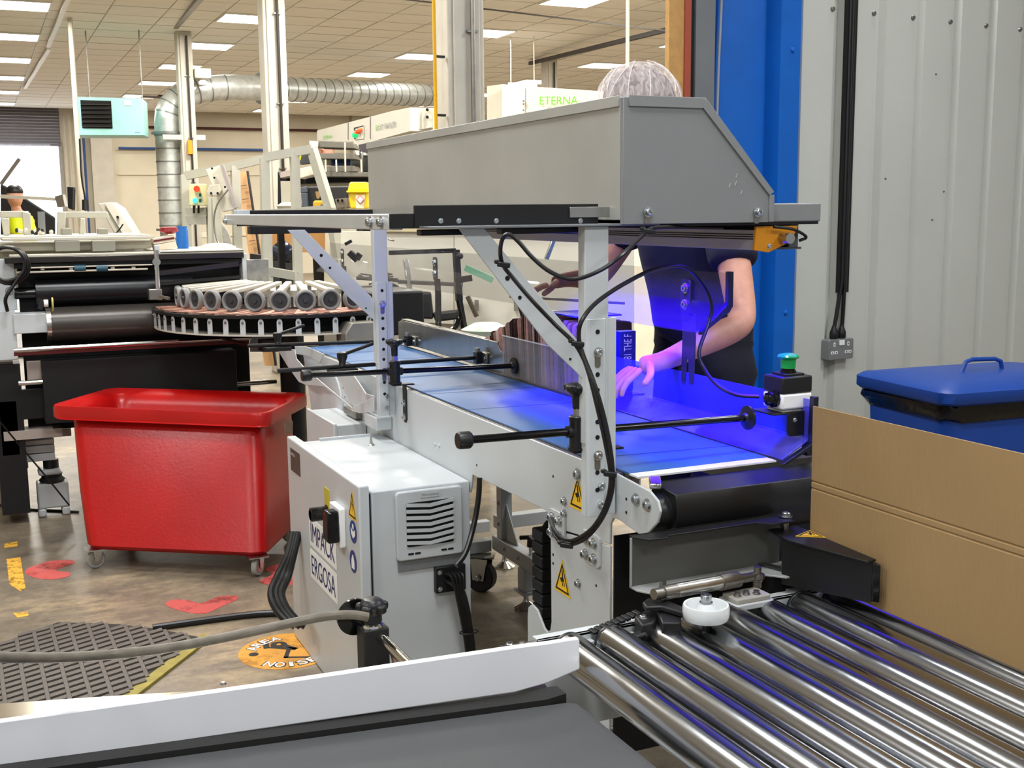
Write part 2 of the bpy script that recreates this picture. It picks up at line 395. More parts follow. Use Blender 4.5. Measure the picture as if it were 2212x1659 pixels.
m = M(); plate(m, W(.07, .803, .03), WU, (0, 0, 1), rr(.152, .09, .008), .045); m.build('back_box', mat('hammered_grey', '8a8c8e', .4, .4, bump=.1, bs=300), so, bevel=.003)
for s in (-1, 1):
    x = .07 + s*.042
    for a, z, ww, hh in ((x, .826, .011, .017), (x-.011, .79, .017, .012), (x+.011, .79, .017, .012)):
        m = M(); plate(m, W(a, z, .075), WU, (0, 0, 1), rr(ww, hh, .002), .002); m.build('pin_shutter', WHT, so)
        m = M(); plate(m, W(a, z, .077), WU, (0, 0, 1), rr(ww*.35, hh*.5, .0008), .0008); m.build('pin_slot', DARK, so)
    m = M(); plate(m, W(.07+s*.008, .832, .075), WU, (0, 0, 1), rr(.014, .022, .002), .006); m.build('rocker_switch', WHT, so, bevel=.001)
    M().lathe([(.003, 0), (.002, .002), (.0001, .002)], W(.07+s*.066, .81, .075), WN, 8).build('screw', STEELD, so)
# ================================================================ packing conveyor (white sided, blue belt)
XP = 1.22; BR = 1.60; ZB = .86
BELT = mat('blue_conveyor_belt', '31629a', .4, var=.04, vs=3, bump=.05, bs=300)
cv = thing('packing_conveyor', 'white sided packing conveyor with a blue belt, between the red tub and roller conveyor', 'conveyor', (1.42, 3.3, 0))
side = [(4.79, .857), (2.12, .857), (1.985, .848), (1.955, .835), (1.945, .815), (1.955, .79), (2.0, .75), (2.02, .746), (2.11, .757), (2.135, .755), (2.148, .74),
        (2.15, .70), (2.44, .70), (2.455, .72), (2.48, .735), (2.94, .69), (2.95, .66), (2.965, .63), (2.98, .63), (2.985, .66), (3.0, .54), (4.68, .49), (4.67, .612), (4.74, .75)]
side = [(4.79, .857), (2.12, .857), (1.985, .848), (1.955, .835), (1.945, .815), (1.955, .79), (2.0, .75), (2.02, .746), (2.11, .757), (2.135, .755), (2.148, .74),
        (2.15, .692), (2.442, .66), (2.447, .67), (2.46, .694), (2.93, .688), (2.94, .655), (2.95, .632), (2.965, .632), (3.0, .60), (3.0, .49), (4.68, .49), (4.67, .612), (4.73, .75)]
m = M().prism(side, 'x', XP-.003, XP+.003); m.build('side_panel', WHITE, cv, bevel=.002)
m = M().prism(side, 'x', 1.80, 1.806); m.build('side_panel', WHITE, cv, smooth=0)
M().box(XP+.003, XP+.012, 2.12, 4.79, .849, .857).build('top_flange', STEELD, cv)
# lower near leg with its splice plates
leg = [(2.15, .688), (2.442, .655), (2.44, .42), (2.447, .395), (2.462, .385), (2.48, .39), (2.52, .425), (2.55, .43), (2.572, .415), (2.577, .39), (2.577, .12), (2.15, .12)]
M().prism(leg, 'x', XP-.003, XP+.003).build('leg_plate', WHITE, cv, bevel=.002)
for cy, cz in ((2.40, .672), (2.23, .662)):
    m = M(); plate(m, (XP-.003, cy, cz), (0, 1, 0), (0, 0, 1), rr(.085, .075, .012), -.006); b = m.build('splice_plate', WHITE, cv, bevel=.001)
    for a in (-1, 1):
        for c in (-1, 1): bolt((XP-.009, cy+a*.02, cz+c*.018), (-1, 0, 0), .009, .012, b)
M().cyl((1.12, 2.577, .03), (1.80, 2.577, .03), .012).build('foot_bar', STEELD, cv)
for y in (2.2, 2.52):
    M().lathe([(.035, 0), (.03, .012), (.008, .02), (.008, .13)], (XP+.02, y, 0), (0, 0, 1), 16).build('levelling_foot', CHROME, cv)
# belt with slider bed and seams
M().box(XP+.014, 1.80, 2.10, 4.78, ZB-.012, ZB-.002).build('slider_bed', STEELD, cv, smooth=0)
m = M().box(XP+.016, BR-.004, 2.10, 4.74, ZB-.002, ZB+.001); m.build('belt', BELT, cv, smooth=0)
m = M().box(XP+.016, BR-.004, 2.065, 2.10, ZB-.004, ZB); m.build('transfer_strip', mat('pale_strip', 'dfe0e4', .5), cv, smooth=0)
for y in (2.27, 3.0, 3.32, 4.2):
    M().bar((XP+.018, y, ZB+.0012), (BR-.006, y-.03, ZB+.0012), .004, .0006).build('belt_seam', mat('belt_seam_dark', '1f4470', .6), cv)
M().box(BR, BR+.004, 2.10, 4.74, ZB-.004, ZB+.003).build('edge_strip', mat('edge_grey', '3a3c44', .5), cv)
# drum end cover
cov = [(2.065, .846), (1.972, .838), (1.966, .825), (1.962, .80), (1.968, .77), (1.985, .74), (2.01, .722), (2.07, .718)]
M().prism(cov, 'x', XP+.05, 1.70).build('end_cover', BLACKM, cv, bevel=.002, smooth=40)
M().cyl((XP+.006, 2.02, .79), (XP+.05, 2.02, .79), .042).build('drum_end', BLACK, cv)
M().bar((XP+.02, 2.0, .852), (XP+.055, 2.06, .853), .025, .012).build('bearing_clip', CHROME, cv, bevel=.003)
for px, py, r in ((1375, 1079, .010), (1399, 1091, .010), (1248, 1025, .011), (1220, 1083, .008), (1220, 1110, .008), (1250, 1260, .008)):
    bolt(P(px, py, X=XP-.003), (-1, 0, 0), r, .009, cv)
for px, py in ((1353, 1078), (1353, 1107), (1195, 1029), (1195, 1198), (1195, 1217), (1288, 1265), (1167, 1388), (1030, 1005), (786, 848), (741, 838), (745, 858), (776, 866), (777, 898), (733, 862)):
    hole(P(px, py, X=XP-.003), (-1, 0, 0), .0035, cv)
for px, py in ((940, 960), (949, 963), ): bolt(P(px, py, X=XP-.003), (-1, 0, 0), .006, .004, cv, 'rivet', WHITE)
m = M().box(XP-.0035, XP+.055, 2.145, 2.16, .12, .69)
# underframe
uf = M().box(1.695, 1.745, 3.38, 3.90, .150, .205); uf.build('base_beam', WHITE, cv, bevel=.003)
M().box(1.70, 1.745, 3.82, 3.865, .205, .84).build('upright', WHITE, cv, bevel=.003)
M().box(1.30, 1.695, 3.90, 3.95, .140, .185).build('cross_beam', WHITE, cv, bevel=.003)
M().box(1.30, 1.85, 4.27, 4.31, .105, .150).build('cross_beam', WHITE, cv, bevel=.003)
M().box(1.745, 2.02, 3.95, 4.0, .205, .255).build('cross_beam', WHITE, cv, bevel=.003)
M().box(1.73, 1.77, 2.6, 4.4, .72, .76).build('rail', STEELD, cv)
M().poly3([(1.72, 3.82, .205), (1.72, 3.72, .205), (1.72, 3.82, .34)], (.004, 0, 0)).build('gusset', WHITE, cv)
for z in (.26, .34, .42, .55): bolt((1.70, 3.842, z), (-1, 0, 0), .006, .006, cv)
for y in (3.78, 3.66): bolt((1.695, y, .18), (-1, 0, 0), .006, .006, cv)
for x, y in ((1.71, 3.63), (1.84, 4.106)):
    M().lathe([(.042, 0), (.042, .006), (.03, .014), (.012, .026), (.009, .04), (.009, .10)], (x, y, 0), (0, 0, 1), 24).build('levelling_foot', CHROME, cv)
M().box(1.69, 1.73, 3.60, 3.66, .07, .150).build('jack_housing', WHITE, cv, bevel=.003)
M().box(1.68, 1.74, 3.59, 3.67, .058, .07).build('jack_plate', WHITE, cv, bevel=.001)
M().cyl((1.72, 3.61, .205), (1.72, 3.61, .235), .007).build('jack_screw', CHROME, cv)
m = M(); m.lathe([(.014, 0), (.012, .03), (.016, .036), (.012, .04)], (1.72, 3.61, .232), (0, 0, 1), 16)
for k in range(3):
    a = math.radians(20+120*k); m.bar((1.72, 3.61, .268), (1.72+.04*math.cos(a), 3.61+.04*math.sin(a), .263), .018, .014)
m.build('star_knob', BLACK, cv, bevel=.004)
M().bar((1.57, 3.93, .134), (1.69, 3.86, .134), .07, .008).build('caster_plate', STEEL, cv, bevel=.003)
M().cyl((1.622, 3.862, .060), (1.654, 3.888, .060), .060, 28).build('caster_wheel', RUBBER, cv, bevel=.006)
for s_ in (-1, 1):
    c = Vector((1.638, 3.875, .060)) + Vector((.032, .026, 0)).normalized()*s_*.026
    M().poly3([c+Vector((-.014, .018, -.012)), c+Vector((.014, -.018, -.012)), c+Vector((.024, -.030, .072)), c+Vector((-.020, .026, .072))], (.002, .0016, 0)).build('caster_fork', STEEL, cv)
bolt((1.613, 3.853, .060), (-.77, -.64, 0), .008, .006, cv)
M().cyl((1.86, 3.66, .24), (1.91, 3.71, .24), .075, 28).build('caster_wheel', RUBBER, cv, bevel=.008)
# energy chain beside the leg
for k in range(8):
    M().box(1.27, 1.32, 2.60, 2.66, .33+k*.034, .36+k*.034).build('chain_link', BLACK, cv, bevel=.004)
# black cross panel below the drum
M().box(XP+.005, 1.76, 2.142, 2.148, .20, .712).box(XP+.06, 1.75, 2.03, 2.036, .55, .745).build('skirt_panel', mat('black_satin_sheet', '17181b', .4), cv)
M().box(XP+.06, 1.75, 2.0, 2.036, .744, .75).build('skirt_lip', BLACKM, cv)
m = M(); plate(m, (1.47, 2.0, .752), (1, 0, 0), (0, 0, 1), rr(.12, .025, .006), .003); m.build('slot_bracket', mat('dark_grey_metal', '3d3d3c', .4, .3), cv)
# warning triangles on the side panel
def triangle_sign(c, u, v, w, h, parent, glyph):
    c = Vector(c); u = Vector(u).normalized(); v = Vector(v).normalized(); n = u.cross(v)
    t = M().poly3([c-u*w/2-v*h/2, c+u*w/2-v*h/2, c+v*h/2], n*.0006).build('warning_sticker', SIGNY, parent)
    m = M(); o = [(-w/2*.84, -h/2*.86), (w/2*.84, -h/2*.86), (0, h/2*.82)]; i = [(a*.80, b*.80-h*.035) for a, b in o]
    for k in range(3):
        a, b, e, g = o[k], o[(k+1) % 3], i[(k+1) % 3], i[k]
        m.poly3([c+u*q[0]+v*q[1]+n*.0007 for q in (a, b, e, g)], n*.0003)
    for pl in glyph: m.poly3([c+u*q[0]*w+v*q[1]*h+n*.0007 for q in pl], n*.0003)
    m.build('warning_symbol', BLKT, t); return t
HAND = [[(-.04, .18), (.02, .2), (.06, -.02), (0, -.04)], [(-.14, -.06), (.06, .0), (.12, -.1), (-.06, -.16)], [(-.02, -.12), (.02, -.12), (.05, -.26), (.01, -.27)], [(.08, -.08), (.12, -.1), (.16, -.24), (.12, -.25)]]
BOLTG = [[(.04, .2), (-.08, -.02), (0, 0), (-.02, -.24), (.09, .04), (.01, .02)]]
YN, ZN = Vector((0, -1, 0)), Vector((0, 0, 1))
triangle_sign(P(1248, 1063, X=XP-.0035), YN, ZN, .085, .085, cv, HAND)
triangle_sign(P(1215, 1246, X=XP-.0035), YN, ZN, .085, .085, cv, HAND)

# translucent side guard on the far side of the belt
GUARD = mat('violet_glow_tinted_guard', '4a48e0', .2, alpha=.62, spec=.6)  # the lamp's violet glow is tinted into the clear sheet's colour
gd = thing('side_guard', 'bent translucent side guard along the belt, glowing violet under the hood', 'guard', (1.65, 2.6, ZB))
gp = [(1.606, ZB+.002), (1.682, .902), (1.682, .992), (1.686, .992), (1.686, .900), (1.609, ZB-.002)]
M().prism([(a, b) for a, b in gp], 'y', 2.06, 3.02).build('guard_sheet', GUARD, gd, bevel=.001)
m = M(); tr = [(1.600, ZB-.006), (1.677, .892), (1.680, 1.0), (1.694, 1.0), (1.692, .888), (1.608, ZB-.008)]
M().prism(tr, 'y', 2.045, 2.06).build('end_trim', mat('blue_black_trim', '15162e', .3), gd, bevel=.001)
M().box(1.686, 1.70, 2.07, 2.09, .86, .95).build('support_bracket', BLACKM, gd)

# clear upper shield with fork brackets
PLEX = mat('clear_polycarbonate', '45434a', .06, alpha=.20, spec=.7)
ps = thing('clear_shield', 'long clear plastic shield with dark end trim, hung above the side guard', 'shield', (1.66, 3.9, 1.1))
sp = [(1.602, 1.118), (1.672, 1.175), (1.680, 1.185), (1.680, 1.262), (1.684, 1.262), (1.684, 1.183), (1.675, 1.171), (1.605, 1.114)]
M().prism(sp, 'y', 2.385, 5.95).build('shield_sheet', PLEX, ps, bevel=.0008)
tp = [(1.598, 1.113), (1.597, 1.121), (1.668, 1.18), (1.675, 1.19), (1.675, 1.266), (1.69, 1.266), (1.69, 1.18), (1.68, 1.166)]
M().prism(tp, 'y', 2.372, 2.386).build('end_trim', mat('blue_black_trim'), ps, bevel=.001)
def fork(y, zb):
    f = M(); n = 'fork_bracket'; mtt = mat('dark_grey_metal', '3d3d3c', .4, .3)
    m = M(); plate(m, (1.676, y, 1.19), (0, -1, 0), (0, 0, 1), rr(.045, .095, .012), .004); b = m.build('clamp_plate', mtt, ps, bevel=.001)
    for dz in (.025, -.018): bolt((1.672, y, 1.19+dz), (-1, 0, 0), .010, .008, b)
    z0, z1 = 1.15, zb
    pts = [(y+.03, z0), (y-.03, z0), (y-.036, 1.09), (y-.036, 1.08), (y-.030, z1+.005), (y-.024, z1), (y-.010, z1), (y-.006, z1+.06), (y, z1+.066), (y+.005, z1+.06), (y+.008, z1), (y+.022, z1), (y+.028, z1+.005), (y+.024, 1.09)]
    M().prism(pts, 'x', 1.680, 1.684).build(n, mtt, ps, bevel=.0008)
fork(2.56, .965); fork(4.39, .935)
fork(5.7, .95)

# bracket posts: builder for the two hood posts
hd = thing('inspection_hood', 'grey sheet metal inspection hood with ultraviolet lamp on two white posts over the belt', 'inspection hood', (1.3, 2.9, .7))
def post(y, top, w0, k, zb):
    # rolled channel going up + slotted adjusting plate in front of it
    c = [(w0-.002, y+.030), (w0-.002, y), (w0+.054*k, y), (w0+.054*k, y+.030), (w0+.050*k, y+.030), (w0+.050*k, y+.004), (w0+.002, y+.004), (w0+.002, y+.030)]
    M().prism(c, 'z', .93, top).build('post', WHITE, hd, bevel=.0015)
    yy = y-.006; w1 = w0+.076*k
    c = [(w0, yy+.026), (w0, yy+.004), (w0+.006*k, yy), (w0+.042*k, yy), (w0+.048*k, yy+.008), (w1-.003, yy+.008), (w1, yy+.012), (w1, yy+.026), (w1-.004, yy+.026), (w1-.004, yy+.012), (w0+.044*k, yy+.012), (w0+.040*k, yy+.004), (w0+.008*k, yy+.004), (w0+.004*k, yy+.026)]
    q = M().prism(c, 'z', zb, 1.195).build('slotted_plate', WHITE, hd, bevel=.001)
    for z in (1.168, 1.078, 1.045, 1.010, .977, .944, .868, .83): hole((w0+.025*k, yy, z), (0, -1, 0), .0052, q)
    for z in (1.125, .905):
        m = M(); plate(m, (w0+.025*k, yy, z-.012), (1, 0, 0), (0, 0, 1), rr(.014, .042, .0068), .0006); m.build('keyhole_slot', STEELD, q)
        bolt((w0+.026*k, yy-.001, z), (0, -1, 0), .0075, .008, q)
    for z in (zb+.025, zb+.065): bolt((w0+.034*k, yy+.002, z), (0, -1, 0), .008, .008, q)
    m = M().poly3([(w0+.005, y+.012, 1.06), (w0+.005, y+.012, 1.127), (w0-.01, y+.012, 1.147), (w0-.222, y+.012, top), (w0-.276, y+.012, top), (w0-.084, y+.012, 1.147), (w0-.014, y+.012, 1.082)], (0, .004, 0))
    b = m.build('brace', WHITE, hd, bevel=.001)
    hole((w0-.030, y+.012, 1.112), (0, -1, 0), .003, b); hole((w0-.172, y+.012, 1.285), (0, -1, 0), .0052, b); hole((w0-.145, y+.012, 1.245), (0, -1, 0), .0042, b)
post(2.115, 1.386, 1.138, 1.0, .772); post(3.58, 1.366, 1.158, .80, .757)
# crosswise rails, cover flanges, connecting bar
M().box(.79, 1.31, 2.105, 2.26, 1.386, 1.391).build('shelf_plate', GREYP, hd, bevel=.001)
M().box(.80, .90, 2.17, 2.2, 1.372, 1.384).box(.975, 1.17, 2.17, 2.2, 1.372, 1.384).build('under_rail', BLACKM, hd, bevel=.002)
M().box(.78, 1.19, 2.155, 2.160, 1.388, 1.432).box(.73, .78, 2.156, 2.2, 1.387, 1.416).build('cover_flange', BLACKM, hd, bevel=.0015)
M().box(1.12, 1.235, 2.150, 2.155, 1.404, 1.426).build('end_rail', STEEL, hd, bevel=.001)
m = M(); plate(m, (1.255, 2.10, 1.415), (1, 0, 0), (0, 0, 1), rr(.05, .026, .004), .004)
M().box(1.232, 1.272, 2.146, 2.150, 1.402, 1.428).build('clamp_tab', STEEL, hd, bevel=.001)
for x in (1.246, 1.258): bolt((x, 2.146, 1.415), (0, -1, 0), .006, .007, hd)
for px in (952, 991, 1072, 1254): bolt(P(px, 477, Y=2.155), (0, -1, 0), .0038, .003, hd, 'button_screw')
M().box(.76, 1.24, 3.76, 3.765, 1.378, 1.428).box(.80, 1.10, 3.75, 3.80, 1.352, 1.378).build('far_rail', BLACKM, hd, bevel=.0015)
bar = M().box(.728, .758, 2.16, 3.80, 1.384, 1.415).build('connecting_bar', mat('anodised_silver', 'd3d6d8', .35, .35), hd, bevel=.002)
m = M(); m.box(.722, .728, 3.72, 3.80, 1.384, 1.425)
for y, z in ((2.20, 1.399), (2.27, 1.399), (3.77, 1.397)): bolt((.728, y, z), (-1, 0, 0), .009, .010, bar)
M().box(.76, .80, 3.745, 3.80, 1.40, 1.43).build('end_block', WHITE, hd, bevel=.002)
# the hood itself: outline across, running away along the belt
ho = [(1.214, 1.398), (1.214, 1.648), (1.411, 1.648), (1.592, 1.452), (1.592, 1.392)]
hb = M().prism(ho, 'y', 2.11, 3.80).build('hood_shell', HOODM, hd, bevel=.002, smooth=0)
HF = mat('hood_front_grey', '87898b', .45, .15, var=.02, bump=.1, bs=700)
M().prism([(1.216, 1.389), (1.216, 1.646), (1.411, 1.646), (1.590, 1.451), (1.590, 1.389)], 'y', 2.098, 2.11).build('front_plate', HF, hb, bevel=.001)
# rolled lips round the front
M().prism([(1.228, 1.628), (1.228, 1.650), (1.412, 1.650), (1.406, 1.628)], 'y', 2.094, 2.098).build('front_lip', HF, hb, bevel=.0008)
M().prism([(1.406, 1.630), (1.413, 1.650), (1.595, 1.455), (1.583, 1.447)], 'y', 2.094, 2.098).build('front_lip', HF, hb, bevel=.0008)
M().box(1.584, 1.596, 2.094, 2.098, 1.39, 1.448).build('front_lip', HF, hb, bevel=.0008)
M().box(1.210, 1.2145, 2.11, 3.80, 1.628, 1.650).build('side_lip', HOODM, hb, bevel=.0008)
M().box(1.592, 1.738, 2.11, 3.80, 1.389, 1.430).build('side_ledge', HF, hb, bevel=.003)
M().box(1.216, 1.735, 2.115, 3.79, 1.383, 1.389).build('hood_underside', BLACKM, hb)
M().box(1.206, 1.214, 2.20, 3.80, 1.392, 1.412).build('bottom_lip', GREYP, hb)
for px in (1399, 1636):
    bolt(P(px, 458, Y=2.097), (0, -1, 0), .0075, .012, hb); m = M(); c = P(px, 468, Y=2.097); plate(m, c + Vector((-.002, 0, 0)), (1, 0, 0), (0, 0, 1), rr(.014, .03, .005), .0012); m.build('latch_slot', STEELD, hb)
for px, py in ((1575, 405), (1590, 383), (1588, 400), (1600, 420)):
    M().bar(P(px, py, Y=2.0975), P(px+3, py-9, Y=2.0975), .002, .0006).build('scratch', mat('scratch_pale', 'b9bbbb', .5), hb)
# lamp bar
lamp = M().prism([(1.565, 1.3275), (1.565, 1.372), (1.605, 1.378), (1.628, 1.372), (1.628, 1.3275)], 'y', 2.125, 3.78).build('lamp_bar', mat('lamp_extrusion', 'aaa6a8', .4, .2), hd, bevel=.001)
for z in (1.352, 1.357, 1.362): M().bar((1.5645, 2.126, z), (1.5645, 3.78, z), .0012, .0022).build('cooling_groove', DARK, lamp)
M().prism([(1.560, 1.328), (1.565, 1.380), (1.68, 1.380), (1.66, 1.345), (1.60, 1.322)], 'y', 2.115, 2.123).build('lamp_end_plate', mat('orange_end_plate', 'd98c12', .45), lamp, bevel=.001)
M().box(1.585, 1.612, 2.14, 3.1, 1.3274, 1.3290).build('ultraviolet_strip', mat('ultraviolet_glow', '3a10ff', .5, emit=6, var=0), lamp, smooth=0)
M().box(1.69, 1.715, 2.16, 3.70, 1.33, 1.384).box(1.655, 1.725, 2.16, 3.70, 1.326, 1.331).build('lamp_tray', mat('tray_dark_grey', '4a4a4e', .5), lamp)
M().tube(smoothpts([(1.60, 2.10, 1.379), (1.655, 2.10, 1.372), (1.69, 2.10, 1.355), (1.675, 2.105, 1.347)], 5), .0035, 8).build('lamp_lead', CABLE, lamp)
M().cyl((1.635, 2.085, 1.353), (1.635, 2.115, 1.353), .012).build('lamp_connector', STEEL, lamp)
bolt((1.60, 2.115, 1.336), (0, -1, 0), .004, .004, lamp)

# cables looping from the hood down the post
def Z3(l): return [P(px, py, D=d) for px, py, d in l]
c1 = [(1560, 492, 2.55), (1480, 491, 2.48), (1415, 492, 2.40), (1395, 502, 2.38), (1350, 545, 2.33), (1300, 582, 2.30), (1240, 603, 2.30), (1190, 588, 2.30), (1150, 556, 2.30), (1120, 522, 2.30), (1098, 506, 2.30), (1084, 520, 2.31), (1081, 550, 2.33), (1088, 575, 2.34), (1110, 603, 2.35), (1150, 650, 2.36), (1200, 702, 2.38), (1243, 745, 2.38), (1268, 795, 2.38), (1290, 880, 2.37), (1308, 960, 2.37), (1319, 1030, 2.37), (1309, 1090, 2.38), (1280, 1140, 2.42), (1240, 1166, 2.47), (1212, 1160, 2.50), (1195, 1140, 2.52), (1188, 1118, 2.54)]
wc = thing('hood_wiring', 'two black cables tied down the near white post and looping by its foot', 'cable', P(1240, 1175, D=2.46))
c1 = [(p, q, d if i < 4 else d*.953) for i, (p, q, d) in enumerate(c1)]
M().tube(smoothpts(Z3(c1), 5), .0042, 10).build('cable', CABLE, wc)
c2 = [(1640, 857, 2.66), (1590, 853, 2.68), (1550, 832, 2.72), (1522, 798, 2.75), (1510, 760, 2.76), (1530, 700, 2.78), (1538, 660, 2.78), (1520, 615, 2.76), (1478, 577, 2.70), (1415, 582, 2.60), (1350, 612, 2.50), (1290, 652, 2.42), (1258, 690, 2.38), (1250, 722, 2.38), (1257, 760, 2.38), (1284, 830, 2.36), (1308, 915, 2.36), (1322, 1000, 2.36), (1322, 1060, 2.37), (1303, 1115, 2.40), (1268, 1160, 2.44), (1228, 1176, 2.49), (1200, 1158, 2.52), (1192, 1120, 2.56)]
c2 = [(p, q, d if i < 9 else d*(.975 if i == 9 else .953)) for i, (p, q, d) in enumerate(c2)]
M().tube(smoothpts(Z3(c2), 5), .0046, 10).build('cable', CABLE, wc)
for (px, py, d) in ((1088, 572, 2.225), (1248, 743, 2.26), (1318, 1024, 2.25), (1224, 1178, 2.37), (1402, 500, 2.375)):
    a = P(px-14, py-2, D=d-.004); b = P(px+14, py+2, D=d-.004); M().bar(a, b, .012, .010).bar(a, a+Vector((0, 0, .008)), .01, .01).build('cable_tie', BLACK, wc, bevel=.002)

# pressing rods across the belt
def rod(name, lab, a, b, r, clamp, big=True, y=None):
    t = thing(name, lab, 'rod', Vector(a))
    M().cyl(a, b, r, 16).build('rod', BLACKG if big else BLACKM, t, smooth=40)
    a = Vector(a); b = Vector(b); d = (b-a).normalized()
    if big:
        M().lathe([(.006, -.004), (.016, -.004), (.018, .0), (.018, .022), (.015, .026), (.007, .026)], a - d*.02, d, 24).build('end_knob', BLACK, t)
        M().lathe([(.008, -.006), (.012, .0), (.028, .003), (.028, .009), (.006, .012)], b - d*.006, d, 24).build('end_disc', BLACK, t)
        c = a.lerp(b, clamp)
        M().lathe([(.017, -.034), (.017, .022), (.018, .024), (.018, .032), (.016, .034)], c, (0, 0, 1), 24).build('swivel_body', BLACK, t)
        M().cyl(c-d*.024, c+d*.024, .013, 16).build('rod_sleeve', BLACK, t)
        M().cyl(c+Vector((0, 0, .034)), c+Vector((0, 0, .052)), .010, 6).build('hex_nut', STEEL, t)
        m = M(); m.lathe([(.010, .048), (.011, .078), (.024, .088), (.026, .098), (.014, .104)], c, (0, 0, 1), 20)
        for k in range(4):
            an = math.radians(45+90*k); m.bar(c+Vector((0, 0, .095)), c+Vector((.028*math.cos(an), .028*math.sin(an), .095)), .014, .014)
        m.build('wing_knob', BLACK, t, bevel=.003)
        M().cyl(c+Vector((0, 0, -.034)), c+Vector((0, 0, -.040)), .021, 20).build('washer', BLACK, t)
        # bent foot bracket
        e = XP-.007
        M().add([], []).box(c.x-.012, e+.028, c.y-.014, c.y+.014, c.z-.046, c.z-.041).build('bracket_top', BLACKM, t, bevel=.002)
        m = M().poly3([(e-.001, c.y-.016, c.z-.042), (e-.001, c.y+.016, c.z-.042), (e-.001, c.y+.016, c.z-.155), (e-.001, c.y+.006, c.z-.168), (e-.001, c.y-.006, c.z-.168), (e-.001, c.y-.016, c.z-.155)], (.004, 0, 0)); fb = m.build('foot_bracket', BLACKM, t, bevel=.001)
        M().box(e, e+.03, c.y-.014, c.y+.014, c.z-.046, c.z-.042).build('bracket_top', BLACKM, t)
        for dz in (-.105, -.15): bolt((e-.001, c.y, c.z+dz), (-1, 0, 0), .008, .008, fb)
    else:
        c = a.lerp(b, clamp)
        M().box(c.x-.05, c.x+.05, c.y-.02, c.y+.02, c.z-.024, c.z-.008).build('rod_clamp', BLACKM, t, bevel=.002)
        M().lathe([(.014, 0), (.011, .012), (.018, .03), (.018, .045), (.008, .048)], c+Vector((0, 0, .002)), (0, 0, 1), 16).build('lever_hub', BLACK, t)
        M().bar(c+Vector((0, 0, .04)), c+Vector((.105, -.02, .075)), .013, .012).build('lever', BLACK, t, bevel=.004)
        M().box(b.x-.03, b.x-.006, b.y-.018, b.y+.018, b.z-.022, b.z+.022).build('rod_end', BLACK, t, bevel=.004)
        M().cyl((b.x-.02, b.y, b.z+.022), (b.x-.02, b.y, b.z+.034), .011).build('end_screw', STEEL, t)
    return t
rod('pressing_rod', 'black rod with end knob and disc across the belt by the near white post', (.885, 2.15, .957), (1.578, 2.15, .945), .0085, .362)
rod('pressing_rod', 'black rod with end knob and disc across the belt by the far white post', (.905, 3.48, .922), (1.600, 3.48, .907), .0085, .40)
rod('guide_rod', 'thin black rod with a clamp lever, just behind the far disc ended rod', P(600, 801, Y=3.78), (1.615, 3.78, .902), .0075, .30, False)
rod('guide_rod', 'farthest thin black rod with a clamp lever, reaching the steel guide plate', P(535, 747, Y=4.52), (1.615, 4.52, .89), .0075, .175, False)
# white support arms carrying the two guide rods
def arm(pts, X, lab, holesd=()):
    m = M().poly3([P(px, py, X=X) for px, py in pts], (.004, 0, 0)); return m.build('support_arm', WHITE, cv, bevel=.0015)
arm([(599, 755), (636, 755), (640, 775), (655, 792), (700, 830), (760, 880), (806, 858), (807, 890), (775, 893), (765, 888), (700, 835), (660, 832), (645, 825), (620, 790)], 1.16, '')
M().box(1.16, XP-.003, 3.62, 3.75, .70, .745).build('arm_foot', WHITE, cv, bevel=.004)
arm([(636, 748), (660, 748), (700, 765), (690, 785), (668, 770), (640, 765)], 1.19, '')
arm([(726, 810), (765, 812), (790, 850), (808, 855), (808, 892), (780, 893), (768, 886)], 1.18, '')

# stainless guide plate on the far side of the belt
gpX = 1.618
sg = M().prism([(4.70, .868), (4.70, .952), (4.66, .962), (3.66, .968), (3.645, .955), (3.635, .942), (3.60, .936), (3.60, .864)], 'x', gpX, gpX+.003)
sg.box(gpX, gpX+.03, 3.66, 4.66, .965, .968)
g0 = thing('guide_plate', 'brushed steel side plate beside the fanned cartons on the far side of the belt', 'guide plate', (gpX, 4.1, .862))
sg.build('plate', STEEL, g0, bevel=.001)
for y, z in ((4.52, .89), (3.78, .902)):
    M().box(gpX-.010, gpX, y-.05, y+.012, z-.022, z+.02).build('clip', STEELD, g0, bevel=.004)
    for dy in (-.042, .004): bolt((gpX-.010, y+dy, z), (-1, 0, 0), .006, .006, g0)
# cartons: flat packs standing on edge behind a clear plate
CT = [mat('carton_brown', 'a07a68', .6, var=.2, vs=60), mat('carton_pink', 'dcb0a0', .6, var=.2, vs=60), mat('carton_cream', 'f0e2d6', .6, var=.1, vs=60), mat('carton_dark', '4b342c', .6, var=.2, vs=60)]
cme = []
for k, mm in enumerate(CT):
    cme.append(M().add([], []).poly3([(-.09, 0, 0), (.085, 0, 0), (.09, 0, .008), (.09, 0, .196), (.082, 0, .2), (-.082, 0, .2), (-.09, 0, .192)], (0, .0022, 0)).mesh('carton', mm, 0))
sh = M().box(1.612, 1.83, 3.02, 3.85, .855, .862).build('carton_shelf', STEELD, cv, smooth=0)
for k in range(78):
    y = 3.045 + k*.0066
    if k > 60: y = 3.447 + (k-60)*.0195
    fan = max(0, y-3.45)
    o = bpy.data.objects.new('carton', cme[random.choice((0, 0, 1, 1, 2, 3))]); C.objects.link(o)
    h = .218 - .34*fan + random.uniform(-.008, .004)
    o.scale = (1, 1, max(.09, h)/.2); o.location = (1.715 + random.uniform(-.003, .003), y, .8635)
    o.rotation_euler = (math.radians(-3 - 55*fan + random.uniform(-1, 1)), 0, math.radians(random.uniform(-.6, .6)))
    tag(o, 'thin flat folded carton standing on edge in the fanned row beside the belt', 'carton', 'flat cartons standing in a row behind the clear plate')
cp = thing('clear_plate', 'clear plastic plate in front of the standing cartons', 'plate', (1.61, 3.3, .863))
